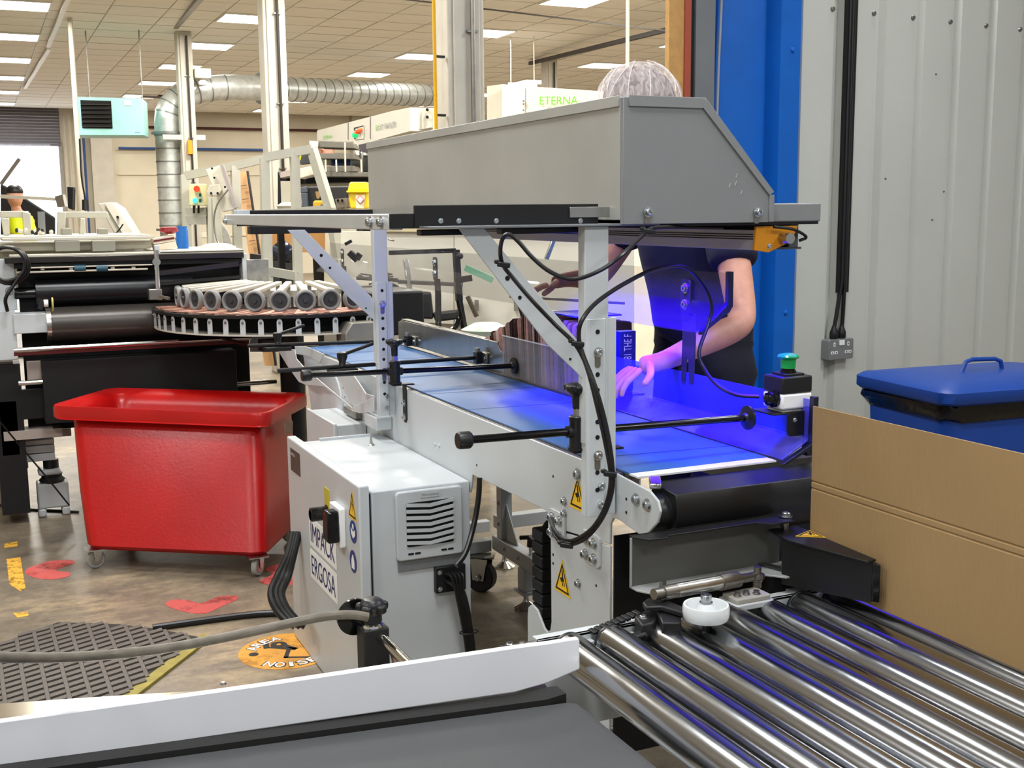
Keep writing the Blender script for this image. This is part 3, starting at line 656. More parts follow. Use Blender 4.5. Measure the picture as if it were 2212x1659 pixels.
M().prism([(3.03, .864), (3.59, .864), (3.59, .997), (3.03, 1.003)], 'x', 1.6075, 1.6105).build('sheet', mat('clear_carton_plate', 'a9a6a6', .15, alpha=.30), cp)
M().box(1.607, 1.611, 3.03, 3.59, .9965, 1.0).build('bright_edge', mat('sheet_edge', 'e2e2e2', .2), cp)
bx = thing('printed_carton', 'small upright dark blue carton with white printing behind the near white post', 'carton', (1.745, 2.99, .95))
M().box(1.71, 1.765, 2.965, 3.00, .95, 1.062).build('body', mat('carton_dark_blue', '14147a', .45), bx, bevel=.001)
text('0881 THE F', (1.7365, 2.9645, 1.006), (0, 0, 1), (-1, 0, 0), .095, .026, WHT, bx)
M().box(1.69, 1.80, 2.955, 3.015, .945, .95).box(1.73, 1.76, 2.975, 3.0, .858, .945).build('carton_stand', BLACKM, cv)
for k in range(6):
    o = M().box(1.64, 1.80, 3.11+k*.035, 3.14+k*.035, 1.094+random.uniform(0, .002), 1.099).build('carton_top_glow', mat('carton_blue_glow', '2a2ae0', .5), label='flat carton on top of the standing row, coloured blue for the lamp glow', cat='carton', group='cartons coloured with the blue lamp glow on the standing row')  # blue lamp glow on the carton tops, put in as coloured sheets

# push button station
pb = thing('push_button_station', 'black and white button box with a green mushroom button on the side guard', 'push button', (1.655, 2.08, .95))
M().box(1.60, 1.735, 2.085, 2.17, .957, .961).build('mounting_plate', BLACKM, pb, bevel=.001)
m = M(); plate(m, (1.68, 2.082, .935), (1, 0, 0), (0, 0, 1), rr(.09, .055, .012), .004); b = m.build('bracket_plate', BLACKM, pb)
for x in (1.655, 1.712): bolt((x, 2.078, .945), (0, -1, 0), .004, .003, b, 'button_screw')
B0 = Vector((1.665, 2.12, .965))
m = M().box(B0.x-.042, B0.x+.042, B0.y-.036, B0.y+.036, .968, 1.004); m.build('base_half', WHT, pb, bevel=.005)
M().box(B0.x-.035, B0.x+.035, B0.y-.03, B0.y+.03, .961, .968).build('gasket_base', mat('clear_gasket', 'b5b7ad', .3), pb, bevel=.002)
M().box(B0.x-.042, B0.x+.042, B0.y-.036, B0.y+.036, 1.004, 1.043).build('top_half', BLACKM, pb, bevel=.004)
M().box(B0.x-.026, B0.x+.026, B0.y-.026, B0.y+.026, 1.043, 1.048).build('legend_frame', BLACK, pb, bevel=.001)
M().lathe([(.018, 0), (.018, .006), (.015, .007), (.015, .012)], (B0.x, B0.y, 1.048), (0, 0, 1), 24).build('collar', BLACKG, pb)
M().lathe([(.0165, 0), (.0175, .02), (.024, .024), (.025, .027), (.022, .031), (.010, .034), (.0001, .0345)], (B0.x, B0.y, 1.058), (0, 0, 1), 28).build('mushroom_button', GREEN, pb)
M().lathe([(.020, 0), (.020, .010), (.015, .012), (.015, .022), (.010, .026), (.006, .028)], (B0.x-.042, B0.y-.01, .992), (-1, 0, 0), 12).build('cable_gland', BLACKG, pb)

# ---------------------------------------------------------------- electrical cabinet
ec = thing('electrical_cabinet', 'light grey electrical cabinet lettered IMPACK and ERGOSA bolted to the packing conveyor', 'cabinet', (1.06, 3.33, 0))
M().box(.925, XP-.006, 2.945, 3.715, .004, .668).build('body', WHITE, ec, bevel=.004)
M().box(.885, .915, 2.93, 3.725, .002, .690).build('door', WHITE, ec, bevel=.005, seg=3)
M().box(.915, .925, 2.955, 3.705, .04, .66).build('door_seal', BLACK, ec)
M().box(.99, 1.20, 3.70, 3.712, .668, .676).build('rear_rail', WHITE, ec)
M().lathe([(.012, 0), (.010, .004), (.006, .006), (.004, .018), (.003, .03)], P(802, 962, Z=.668), (0, 0, 1), 12).build('stud_bolt', ZINC, ec)
YD = 2.945
# ventilation grille
vg = M().prism([], 'y', 0, 0) if 0 else M(); vc = (1.088, YD, .563)
plate(vg, vc, (1, 0, 0), (0, 0, 1), rr(.196, .196, .012), .014); vt = vg.build('vent_cover', WHITE, ec, bevel=.004)
m = M(); plate(m, (1.088, YD-.014, .566), (1, 0, 0), (0, 0, 1), rr(.138, .125, .006), .0012); m.build('grille_opening', DARK, vt)
for k in range(7):
    z = .512 + k*.0178
    M().poly3([(1.018, YD-.0165, z), (1.088, YD-.0165, z-.007), (1.158, YD-.0165, z+.002), (1.158, YD-.0165, z+.0115), (1.088, YD-.0165, z+.0025), (1.018, YD-.0165, z+.0095)], (0, -.004, 0)).build('louvre_slat', WHITE, vt)
for x in (1.03, 1.05, 1.128, 1.148): M().box(x-.008, x+.008, YD-.0155, YD-.014, .481, .486).build('drain_slot', DARK, vt)
m = M(); plate(m, (1.09, YD-.014, .646), (1, 0, 0), (0, 0, 1), rr(.058, .014, .001), .0015); m.build('raised_nameplate', WHITE, vt)
text('Pfannenberg', (1.09, YD-.0157, .646), (1, 0, 0), (0, 0, 1), .05, .009, GREYT, vt, depth=0)
M().box(.995, 1.185, YD-.006, YD, .435, .465).build('lower_recess', GREYP, vt)
# cable entry and bundle
ce_ = M().box(1.10, 1.19, YD-.020, YD, .36, .435).build('cable_entry', BLACKM, ec, bevel=.002)
for z in (.372, .42): bolt((1.112, YD-.02, z), (0, -1, 0), .005, .004, ce_, 'button_screw')
for k in range(7):
    a = Vector((1.125+.011*(k % 4), YD-.02, .415-.02*(k//4))); dx = .004*(k-3)
    pts = [a, a+Vector((.012, -.03, -.006)), Vector((1.165+dx*1.1, YD-.055, .335)), Vector((1.185+dx, YD-.05, .22)), Vector((1.195+dx, YD-.045, .12)), Vector((1.205+dx, YD-.04, .012))]
    M().tube(smoothpts(pts, 5), .0045, 8).build('cable', CABLE, ce_)
for z in (.245, .06): M().tube([Vector((1.185+.028*math.cos(t), YD-.05+.016*math.sin(t), z)) for t in [k*math.pi/6 for k in range(12)]], .002, 6, True).build('cable_tie', BLACK, ce_)
M().tube(smoothpts([P(1036, 1032, D=3.05), P(1033, 1080, D=3.05), P(1022, 1140, D=3.04), P(1005, 1195, D=3.0), P(985, 1222, D=2.98)], 6), .0075, 10).build('conduit', CABLE, ec)
# door furniture
DX = .885
def D3(px, py, off=0): return P(px, py, X=DX-off)
m = M(); plate(m, D3(707, 1085), YN, ZN, rr(.055, .085, .001), .0012); yl = m.build('yellow_label', mat('dusty_yellow_label', 'c9b73c', .6), ec)
M().lathe([(.025, 0), (.025, .004), (.021, .006), (.021, .05), (.016, .052), (.016, .045), (.0001, .045)], D3(707, 1108), (-1, 0, 0), 24).build('socket_connector', BLACKG, ec)
m = M(); plate(m, D3(736, 1132), YN, ZN, rr(.10, .115, .006), .018); sw = m.build('switch_base', WHT, ec, bevel=.003)
m = M(); c = D3(728, 1134, .018); M().add([], []).poly3([c+Vector((0, .030, -.045)), c+Vector((0, -.030, -.045)), c+Vector((0, -.022, .045)), c+Vector((0, .022, .045))], (-.035, 0, 0)).build('rotary_handle', BLACKG, sw, bevel=.006)
triangle_sign(D3(761, 1090, .0005), YN, ZN, .075, .083, ec, BOLTG)
for py, gl in ((1149, [[(-.3, -.1), (.0, -.3), (.3, -.1), (.3, .15), (0, 0), (-.3, .15)], [(-.1, .15), (.1, .1), (.12, .32), (-.08, .35)]]), (1213, [[(-.2, -.32), (.2, -.32), (.22, 0), (.05, .3), (-.05, .3), (-.22, 0)]])):
    c = D3(763, py, .0006); s = .064
    t = M().lathe([(s/2, 0), (s/2, .0006)], c, (-1, 0, 0), 28).build('mandatory_sticker', SIGNB, ec)
    m = M()
    for pl in gl: m.poly3([c+YN*q[0]*s+ZN*q[1]*s+Vector((-.0008, 0, 0)) for q in pl], (-.0003, 0, 0))
    m.build('sticker_symbol', WHT, t)
for (wd, hh, s, c0) in ((.265, .062, 'IMPACK', (697, 1171)), (.265, .062, 'ERGOSA', (699, 1243))):
    c = D3(*c0, .0005); m = M(); plate(m, c, YN, ZN, rr(wd+.035, hh+.030, .004), .0008); lb = m.build('name_label', WHT, ec, label='white label lettered '+s)
    text(s, c+Vector((-.0009, 0, 0)), YN, ZN, wd, hh, NAVYT, lb)
m = M(); plate(m, D3(638, 998, .0004), YN, ZN, rr(.12, .075, .002), .0008); rp = m.build('rating_plate', mat('rating_plate_brown', '4b4541', .5), ec)
text('IMPACK', D3(633, 982, .0014), YN, ZN, .05, .010, WHT, rp)
M().box(.98, XP-.006, 3.725, 3.74, .63, .66).build('fixing_lug', WHITE, ec)
# second smaller terminal box behind
tb = thing('terminal_box', 'small white terminal box behind the electrical cabinet, beside the red tub', 'box', P(740, 945, X=1.10))
m = M().box(1.105, XP-.006, 3.90, 4.26, .50, .678).build('body', WHITE, tb, bevel=.004)
M().box(1.093, 1.105, 3.893, 4.267, .497, .684).build('lid', WHITE, tb, bevel=.003)
M().box(XP-.03, XP-.006, 3.95, 4.1, .684, .71).build('latch', STEELD, tb, bevel=.003)
M().lathe([(.13, 0), (.13, .008)], (XP-.012, 4.32, .68), (1, 0, 0), 32).build('round_flange', WHITE, tb)
# ================================================================ foreground: roller conveyor, front belt, cardboard
rc = thing('roller_conveyor', 'polished steel roller conveyor across the right foreground', 'roller conveyor', (1.2, 1.2, 0))
def roller_mat():
    m = mat('polished_roller_steel', 'a6a8ab', .19, 1, var=.10, vs=7, stretch=(1, .15, 1)); return m
RM = roller_mat()
ROLL = [.955+.0897*i for i in range(0, 12)]
rme = M().lathe([(.008, -.006), (.032, -.006), (.0345, -.002), (.036, .003), (.036, .006), (.036, .02), (.036, .6), (.036, 1.23), (.036, 1.245), (.032, 1.25), (.008, 1.25)], (0, 0, 0), (0, -1, 0), 40).mesh('roller', RM, 30)
cme2 = M().lathe([(.012, .0), (.033, .0), (.0357, -.003), (.0357, -.008), (.012, -.008)], (0, 0, 0), (0, -1, 0), 32).mesh('end_cap', BLACK, 30)
for x in ROLL:
    o = bpy.data.objects.new('roller', rme); C.objects.link(o); o.parent = rc; o.location = Vector((x, 1.835, .603)) - rc.location
    c = bpy.data.objects.new('end_cap', cme2); C.objects.link(c); c.parent = o
FR = mat('frame_light_grey', 'c6cbcd', .45, .1, var=.04)
M().box(.90, 2.0, 1.858, 1.866, .44, .626).box(.90, 2.0, 1.858, 1.885, .620, .626).build('rear_frame', FR, rc, bevel=.001)
M().box(.90, 2.0, .560, .575, .44, .612).build('front_frame', FR, rc, bevel=.001)
for x in ROLL[:-1]:
    m = M().box(x+.038, x+.056, 1.842, 1.858, .552, .612); m.build('bearing_tab', FR, rc, bevel=.001)
M().box(.885, .905, .60, 1.86, .45, .515).build('side_beam', FR, rc, bevel=.003)
for p in ((.925, .68), (.925, 1.8), (1.95, .68), (1.95, 1.8)):
    M().box(p[0]-.025, p[0]+.025, p[1]-.025, p[1]+.025, 0, .46).build('frame_leg', FR, rc, bevel=.003)
M().box(.90, .95, 1.42, 1.66, .50, .505).build('joining_bracket', FR, rc)
hole((1.062, 1.857, .585), (0, -1, 0), .004, rc)
# steel slide rail behind the rear frame
M().box(.87, 1.22, 1.90, 1.918, .590, .600).box(.87, 1.22, 1.905, 1.913, .600, .605).build('slide_rail', STEEL, rc, bevel=.002)
M().box(.85, .88, 1.89, 1.93, .585, .600).build('rail_end_block', BLACKM, rc, bevel=.002)
bolt((.862, 1.905, .600), (0, 0, 1), .008, .012, rc)
for x in (.89, .99): M().lathe([(.007, 0), (.005, .003), (.0001, .003)], (x, 1.909, .605), (0, 0, 1), 12).build('countersunk_screw', STEELD, rc)
# clamp levers and toothed belt lying by the rail
M().bar(P(1395, 1368, Z=.625), P(1300, 1398, Z=.612), .02, .012).build('release_lever', BLACKM, rc, bevel=.005)
m = M().poly3([P(px, py, Z=.645) for px, py in ((1370, 1330), (1398, 1315), (1430, 1322), (1412, 1345), (1385, 1350))], (0, 0, -.035)); m.build('clamp_block', BLACKM, rc, bevel=.004)
bolt(P(1391, 1334, Z=.645), (0, 0, 1), .008, .005, rc)
M().poly3([P(px, py, Z=.668) for px, py in ((1388, 1300), (1400, 1291), (1440, 1295), (1478, 1311), (1474, 1322), (1430, 1309), (1396, 1311))], (0, 0, -.012)).build('curved_arm', BLACKM, rc, bevel=.003)
M().poly3([P(px, py, Z=.655) for px, py in ((1418, 1316), (1440, 1313), (1472, 1326), (1470, 1345), (1430, 1345))], (0, 0, -.030)).build('curved_arm', BLACKM, rc, bevel=.003)
a = P(1276, 1366, Z=.625); b = P(1382, 1322, Z=.645)
for k in range(9):
    q = a.lerp(b, k/9); r = a.lerp(b, (k+.85)/9); M().bar(q, r, .022, .007).build('belt_tooth', BLACK, rc, bevel=.002)
# white wheel on a vertical bolt
wc_ = P(1525, 1316, Z=.672); wc_.z = .652
wh = under(thing('guide_wheel', None, None, (wc_.x, wc_.y, .62)), rc); wh['label'] = 'translucent white plastic wheel on a vertical bolt'
M().lathe([(.010, .002), (.036, .0), (.041, .002), (.0435, .007), (.0445, .015), (.0440, .026), (.0425, .030), (.0385, .030), (.037, .026), (.034, .010), (.020, .010), (.014, .030), (.011, .033), (.0001, .033)], wc_, (0, 0, 1), 48).build('wheel', WPLAST, wh, smooth=35)
M().lathe([(.012, 0), (.012, -.003), (.010, -.004), (.011, -.012), (.008, -.014), (.008, -.022)], wc_, (0, 0, 1), 6).build('nut', BLACK, wh)
M().lathe([(.0125, 0), (.0125, .002), (.0105, .002), (.0105, .015), (.0095, .016), (.006, .016), (.006, .010), (.0001, .010)], wc_+Vector((0, 0, .033)), (0, 0, 1), 20).build('cap_screw', ZINC, wh)
M().cyl(wc_+Vector((0, 0, -.032)), wc_+Vector((0, 0, -.014)), .007, 6).build('bolt_end', ZINC, wh)
# bent channel bracket
CHG = mat('channel_dark_grey', '5a5a57', .45, .2)
ch = thing('channel_bracket', 'grey bent channel bracket with a steel strut behind the white wheel', 'bracket', (1.34, 1.95, .62))
Y0 = 1.93
def chp(l, z=None): return [P(px, py, Y=Y0) for px, py in l]
M().box(1.155, 1.525, 1.955, 1.960, .664, .770).build('web', CHG, ch)
up = [(1.155, 1.960), (1.155, 1.945), (1.175, 1.915), (1.215, 1.912), (1.225, 1.925), (1.44, 1.925), (1.47, 1.90), (1.52, 1.90), (1.525, 1.96)]
M().prism(up, 'z', .766, .770).build('upper_flange', BLACKM, ch, bevel=.0008)
M().box(1.152, 1.156, 1.950, 1.955, .664, .766).build('folded_edge', mat('channel_edge_grey', 'a9acab', .4, .3), ch, bevel=.001)
dn = [(1.155, 1.960), (1.155, 1.930), (1.178, 1.890), (1.215, 1.888), (1.228, 1.905), (1.44, 1.905), (1.475, 1.865), (1.535, 1.865), (1.545, 1.88), (1.545, 1.96)]
M().prism(dn, 'z', .660, .664).build('lower_flange', mat('channel_edge_grey', 'a9acab', .4, .3), ch, bevel=.0008)
M().cyl((1.520, 1.93, .664), (1.520, 1.93, .77), .0065).build('spacer_pin', STEEL, ch)
bolt((1.520, 1.93, .772), (0, 0, 1), .010, .010, ch)
M().cyl((1.20, 1.905, .664), (1.20, 1.905, .685), .008, 6).build('hex_bolt', STEELD, ch)
a = P(1412, 1284, Y=1.84); b = P(1636, 1244, Y=1.88); d = b-a
M().cyl(a, a.lerp(b, .2), .011).cyl(a.lerp(b, .08), a.lerp(b, .2), .014).build('cylinder_tail', STEELD, ch)
M().cyl(a.lerp(b, .2), a.lerp(b, .66), .0145, 24).build('cylinder_body', STEEL, ch)
M().cyl(a.lerp(b, .62), a.lerp(b, .80), .0165, 24).build('cylinder_head', STEELD, ch)
M().cyl(a.lerp(b, .80), a.lerp(b, .84), .009).cyl(a.lerp(b, .84), b, .0095).build('piston_rod', STEELD, ch)
M().lathe([(.015, -.004), (.015, .004), (.008, .006), (.008, .02)], b, (0, 0, 1), 18).build('rod_eye', STEELD, ch)
M().lathe([(.012, 0), (.012, -.004), (.009, -.006), (.009, -.018)], b+Vector((0, 0, -.006)), (0, 0, 1), 12).build('hex_bolt', STEELD, ch)
# black pusher arm in front of the cardboard
pu = thing('pusher_arm', 'black folded metal pusher arm with a yellow warning triangle, against the cardboard', 'arm', (1.54, 1.85, .62))
topo = [P(px, py, Z=.745) for px, py in ((1660, 1143), (1720, 1134), (1790, 1165), (1893, 1208), (1875, 1213), (1700, 1166))]
M().poly3(topo, (0, 0, -.004)).build('top_plate', BLACKM, pu, bevel=.001)
a = P(1885, 1212, Z=.742); b = P(1690, 1162, Z=.742)
M().poly3([a, b, b-Vector((0, 0, .10)), a-Vector((0, 0, .085))], (.004, .004, 0)).build('side_plate', BLACKM, pu, bevel=.001)
c2_ = P(1903, 1222, Z=.735); M().poly3([a, c2_, c2_-Vector((0, 0, .075)), a-Vector((0, 0, .082))], (.003, .006, 0)).build('end_fold', BLACKG, pu, bevel=.002)
M().bar(P(1640, 1215, Z=.668), P(1878, 1292, Z=.655), .02, .004).build('lower_lip', mat('dark_grey_metal'), pu, bevel=.001)
cc = P(1750, 1153, Z=.7455); e = (P(1784, 1160, Z=.7455)-P(1717, 1157, Z=.7455)).normalized(); triangle_sign(cc, e, Vector((0, 0, 1)).cross(e), .062, .050, pu, HAND)
M().box(1.46, 1.55, 1.90, 2.0, .56, .66).build('pivot_block', BLACKM, pu)
# grey connector box with three screws
cb = thing('connector_box', 'small grey connector cover with three hex screws behind the rollers', 'box', (1.39, 1.86, .60))
cc = P(1612, 1292, Z=.640)
m = M(); o = rr(.085, .055, .008); m.poly3([cc+Vector((p, q, 0)) for p, q in o], (0, 0, .010)); m.build('cover', mat('dusty_grey_cover', 'a5a298', .6), cb, bevel=.002)
m = M(); m.poly3([cc+Vector((p*1.12, q*1.2, -.012)) for p, q in o], (0, 0, .012)); m.build('rim', FR, cb, bevel=.002)
m = M(); m.poly3([cc+Vector((p*1.0, q*1.0, -.07)) for p, q in o], (0, 0, .058)); m.build('body', BLACKM, cb, bevel=.002)
for px, py in ((1593, 1288), (1612, 1284), (1634, 1283)): M().lathe([(.008, 0), (.008, .002), (.006, .003), (.006, .008), (.0035, .008), (.003, .005), (.0001, .005)], P(px, py, Z=.650), (0, 0, 1), 12).build('hex_screw', STEELD, cb)
M().box(1.5, 1.66, 1.86, 1.90, .585, .625).build('grey_bracket', FR, rc, bevel=.002)

# cardboard sheet
def card_mat():
    m = mat('corrugated_cardboard', '9d8057', .8, var=.05, vs=3); nt = m.node_tree; N = nt.nodes; L = nt.links; b = N['Principled BSDF']
    tc = N.new('ShaderNodeTexCoord'); wv = N.new('ShaderNodeTexWave'); wv.bands_direction = 'Y'; wv.inputs['Scale'].default_value = 55; wv.inputs['Distortion'].default_value = .6
    L.new(tc.outputs['Object'], wv.inputs['Vector']); bp = N.new('ShaderNodeBump'); bp.inputs['Strength'].default_value = .10; bp.inputs['Distance'].default_value = .004
    L.new(wv.outputs['Fac'], bp.inputs['Height']); L.new(bp.outputs[0], b.inputs['Normal']); return m
CARD = card_mat()
m = M(); zs = [(.6395, 0), (.833, 0), (.836, .0022), (.839, .0), (.848, .0), (.851, .0022), (.854, 0), (1.011, -.002)]
prof = [(1.560+dx, z) for z, dx in zs] + [(1.5645+dx, z) for z, dx in zs[::-1]]
m.prism(prof, 'y', .70, 1.899)
m.build('cardboard_sheet', CARD, label='brown corrugated cardboard sheet standing on edge on the rollers', cat='cardboard', smooth=0)

# front belt conveyor with its white guide
fb = thing('belt_conveyor', 'dark grey belt conveyor with a white plastic side guide across the left foreground', 'conveyor', (.2, 1.3, 0))
DB = mat('dark_grey_belt', '48494b', .6, var=.07, vs=2, bump=.25, bs=900)
bpz = .613
def yf(x): return 1.765-.138*x
bpf = [(-1.2, bpz), (.80, bpz), (.835, bpz), (.852, bpz-.004), (.864, bpz-.016), (.868, bpz-.03), (.864, bpz-.044), (.852, bpz-.056), (.835, bpz-.06), (-1.2, bpz-.06)]
m = M(); n = len(bpf)
m.add([(x, yf(x)-.034, z) for x, z in bpf] + [(x, .35, z) for x, z in bpf], [tuple(range(n))[::-1], tuple(range(n, 2*n))] + [(i, (i+1) % n, (i+1) % n+n, i+n) for i in range(n)])
m.build('belt', DB, fb, smooth=60)
M().prism([(-1.2, yf(-1.2)-.033), (.80, yf(.80)-.033), (.84, yf(.84)-.02), (.84, yf(.84)+.014), (-1.2, yf(-1.2)+.014)], 'z', bpz-.025, bpz+.010).build('belt_edge_strip', mat('strip_near_black', '201f1e', .5), fb)
def PL(px, py):
    d = P(px, py, D=1)-Vector((0, 0, HC)); t = 1.765/(d.y+.138*d.x); return Vector((0, 0, HC))+d*t
gl = [(-120, 1572), (0, 1558), (560, 1480), (1110, 1398), (1180, 1389), (1250, 1378), (1253, 1385), (1253, 1446), (1182, 1477), (1112, 1497), (560, 1577), (0, 1661), (-120, 1678)]
gv = [PL(px, py) if px < 1150 else P(px, py, Y=1.675 if px < 1200 else 1.72) for px, py in gl]
n = len(gv); ft = [(0, 1, 11, 12), (1, 2, 10, 11), (2, 3, 9, 10), (3, 4, 8, 9), (4, 5, 6, 7), (4, 7, 8)]
m = M().add(gv + [g+Vector((0, .012, 0)) for g in gv], ft + [tuple(n+i for i in f[::-1]) for f in ft] + [(i, (i+1) % n, (i+1) % n+n, i+n) for i in range(n)])
m.build('side_guide', HDPE, fb, bevel=.003, smooth=60)
m = M().prism([(-1.0, yf(-1)+.016), (.80, yf(.8)+.016), (.84, 1.70), (.85, 1.80), (.84, 1.872), (.556, 1.884), (.347, 1.932), (-.018, 2.04), (-1.0, 2.2)], 'z', .600, .608)
m.build('aluminium_ledge', mat('satin_ledge', 'b9b2a4', .16, 1, var=.04), fb, bevel=.001)
M().prism([(-1.2, yf(-1.2)-.05), (.84, yf(.84)-.05), (.84, yf(.84)), (-1.2, yf(-1.2))], 'z', .44, .55).build('frame', FR, fb); M().box(-1.2, .84, .32, .35, .44, .63).build('frame', FR, fb)
for p in ((-.9, 1.85), (.6, 1.65), (-.9, .4), (.6, .4)): M().box(p[0]-.03, p[0]+.03, p[1]-.03, p[1]+.03, 0, .45).build('frame_leg', FR, fb, bevel=.003)
M().lathe([(.006, 0), (.004, .004), (.0001, .004)], P(482, 1478, Z=.612), (0, 0, 1), 10).build('ledge_screw', ZINC, fb)
# knob clamp with chrome rod and disc
kc = thing('clamp_post', 'black clamp post with a star knob, disc and chrome rod by the electrical cabinet', 'clamp', (.61, 1.92, .45))
c = P(806, 1352, Y=1.92)
M().box(c.x-.024, c.x+.024, 1.90, 1.945, .45, c.z).build('post_body', BLACKM, kc, bevel=.003)
M().lathe([(.020, 0), (.019, .004), (.016, .006)], (c.x, 1.922, c.z), (0, 0, 1), 20).build('washer', CHROME, kc)
m = M(); m.lathe([(.017, .004), (.017, .028), (.024, .036), (.020, .048), (.010, .052)], (c.x, 1.922, c.z), (0, 0, 1), 20)
for k in range(5):
    t = math.radians(10+72*k); m.bar((c.x, 1.922, c.z+.036), (c.x+.030*math.cos(t), 1.922+.030*math.sin(t), c.z+.034), .018, .016)
m.build('star_knob', BLACK, kc, bevel=.005)
dc = P(766, 1331, Y=1.96); M().lathe([(.034, 0), (.034, .006), (.012, .010), (.012, .022)], dc, (0, -1, 0), 32).build('disc', BLACKG, kc)
a = P(824, 1377, Y=1.90); b = P(895, 1448, Y=1.74); M().cyl(a, a+(b-a)*.9, .0095, 20).build('chrome_rod', CHROME, kc)
M().box(c.x-.028, c.x+.028, 1.76, 1.95, .44, .455).build('mounting_foot', BLACKM, kc)
pts = [(-700, 1900, 1.6), (-500, 1560, 1.5), (-260, 1452, 1.5), (-60, 1424, 1.55), (0, 1420, 1.60), (120, 1421, 1.68), (240, 1414, 1.75), (360, 1400, 1.82), (480, 1378, 1.88), (600, 1352, 1.93), (700, 1332, 1.97), (760, 1328, 1.99), (795, 1333, 2.0)]
M().tube(smoothpts([P(px, py, D=d) for px, py, d in pts], 6), .0078, 12).build('dusty_cable', CABLEG, label='thick dusty grey cable hanging across in front of the rubber mat', cat='cable')
M().tube(smoothpts([P(832, 1380, D=2.1), P(850, 1410, D=2.1), P(856, 1440, D=2.08), P(858, 1475, D=2.06)], 5), .007, 10).build('dusty_cable', mat('brown_cable', '5a4636', .5), label='short brown cable dropping beside the black clamp post', cat='cable')
# ================================================================ floor things: mat, markings, tub, bin
def flat(name, pts, mt, z0=0, h=.0012, **k):
    m = M().poly3([Vector((p[0], p[1], z0)) for p in pts], (0, 0, h)); return m.build(name, mt, smooth=0, **k)
def paintm(name, col, sc=18):
    m = bpy.data.materials.new(name); m.use_nodes = True; nt = m.node_tree; N = nt.nodes; L = nt.links; b = N['Principled BSDF']
    b.inputs['Base Color'].default_value = lin(col); b.inputs['Roughness'].default_value = .5
    tc = N.new('ShaderNodeTexCoord'); n = N.new('ShaderNodeTexNoise'); n.inputs['Scale'].default_value = sc; n.inputs['Detail'].default_value = 8; n.inputs['Roughness'].default_value = .7
    L.new(tc.outputs['Object'], n.inputs['Vector']); r = N.new('ShaderNodeValToRGB'); r.color_ramp.elements[0].position = .33; r.color_ramp.elements[1].position = .50
    L.new(n.outputs['Fac'], r.inputs[0]); L.new(r.outputs[0], b.inputs['Alpha']); return m
RPAINT = paintm('worn_red_paint', 'c2504c', 6); YTAPE = paintm('torn_yellow_tape', 'e3ad3c', 22)
def gfl(l, n=5):
    p = [P(px, py, Z=0) for px, py in l]
    o = []
    k = len(p)
    for i in range(k):
        a, b, c, d = p[i-1], p[i], p[(i+1) % k], p[(i+2) % k]
        for j in range(n):
            t = j/n; o.append(.5*((2*b)+(c-a)*t+(2*a-5*b+4*c-d)*t*t+(3*b-a-3*c+d)*t**3))
    return o
flat('floor_marking', gfl([(55, 1232), (100, 1214), (150, 1210), (160, 1217), (120, 1232), (150, 1237), (146, 1246), (105, 1252), (68, 1246)]), RPAINT, label='faded red arrow head painted on the floor left of the red tub', cat='marking')
flat('floor_marking', gfl([(357, 1304), (376, 1296), (405, 1297), (435, 1303), (470, 1290), (505, 1287), (514, 1293), (480, 1310), (445, 1325), (410, 1324), (372, 1314)]), RPAINT, label='faded red arrow head painted on the floor in front of the red tub', cat='marking')
flat('floor_marking', gfl([(560, 1255), (590, 1240), (572, 1230), (600, 1220), (660, 1222), (660, 1262), (600, 1262), (575, 1262)]), RPAINT, label='red painted patch on the floor beside the cabinet foot', cat='marking')
for l, lab in (([(10, 1175), (38, 1170), (38, 1180), (9, 1184)], 'small torn yellow tape scrap farthest up the left edge'), ([(14, 1208), (44, 1204), (55, 1270), (45, 1278), (20, 1262)], 'largest torn yellow floor tape piece at the left edge'), ([(28, 1325), (60, 1322), (62, 1330), (38, 1335)], 'small yellow tape scrap above the rubber mat')):
    flat('floor_tape', [P(px, py, Z=0) for px, py in l], YTAPE, label=lab, cat='tape')
# yellow noise sticker
c = P(625, 1412, Z=0); c = Vector((.80, 3.62, 0)); c = (P(507, 1412, Z=0)+P(735, 1400, Z=0))/2
st = thing('floor_sticker', 'round yellow noise area floor sticker beside the electrical cabinet', 'sticker', c)
R = (P(507, 1412, Z=0)-c).length*.93
M().lathe([(R, 0.0002), (R, .0012)], c, (0, 0, 1), 48).build('disc', paintm('sticker_yellow', 'dc9a2c', 5), st)
ex = Vector((.91, -.416, 0)); ey = Vector((.416, .91, 0))
def loc(a, b): return c + ex*a*R + ey*b*R + Vector((0, 0, .0014))
m = M()
for pl in ([(-.28, .28), (-.22, .34), (.1, .10), (.04, .03)], [(-.45, .12), (-.40, .2), (.1, .12), (.05, .02)], [(-.1, .05), (-.02, .05), (.0, -.34), (-.08, -.34)], [(-.08, -.34), (.4, -.34), (.4, -.28), (-.08, -.28)], [(-.62, .42), (-.52, .46), (-.42, .12), (-.52, .08)]):
    m.poly3([loc(a*1.15+.08, b*1.2) for a, b in pl], (0, 0, .0004))
m.build('pictogram', BLKT, st)
M().lathe([(R*.17, 0), (R*.17, .0006)], loc(-.25, .33), (0, 0, 1), 24).build('ear_cup', BLKT, st)
M().lathe([(R*.05, 0.0006), (R*.05, .0012)], loc(-.25, .33), (0, 0, 1), 16).build('ear_cup_centre', mat('orange_dot', 'dc9a2c', .5), st)
M().lathe([(R*.10, 0), (R*.10, .0006)], loc(-.66, -.2), (0, 0, 1), 24).build('bullet_dot', BLKT, st)
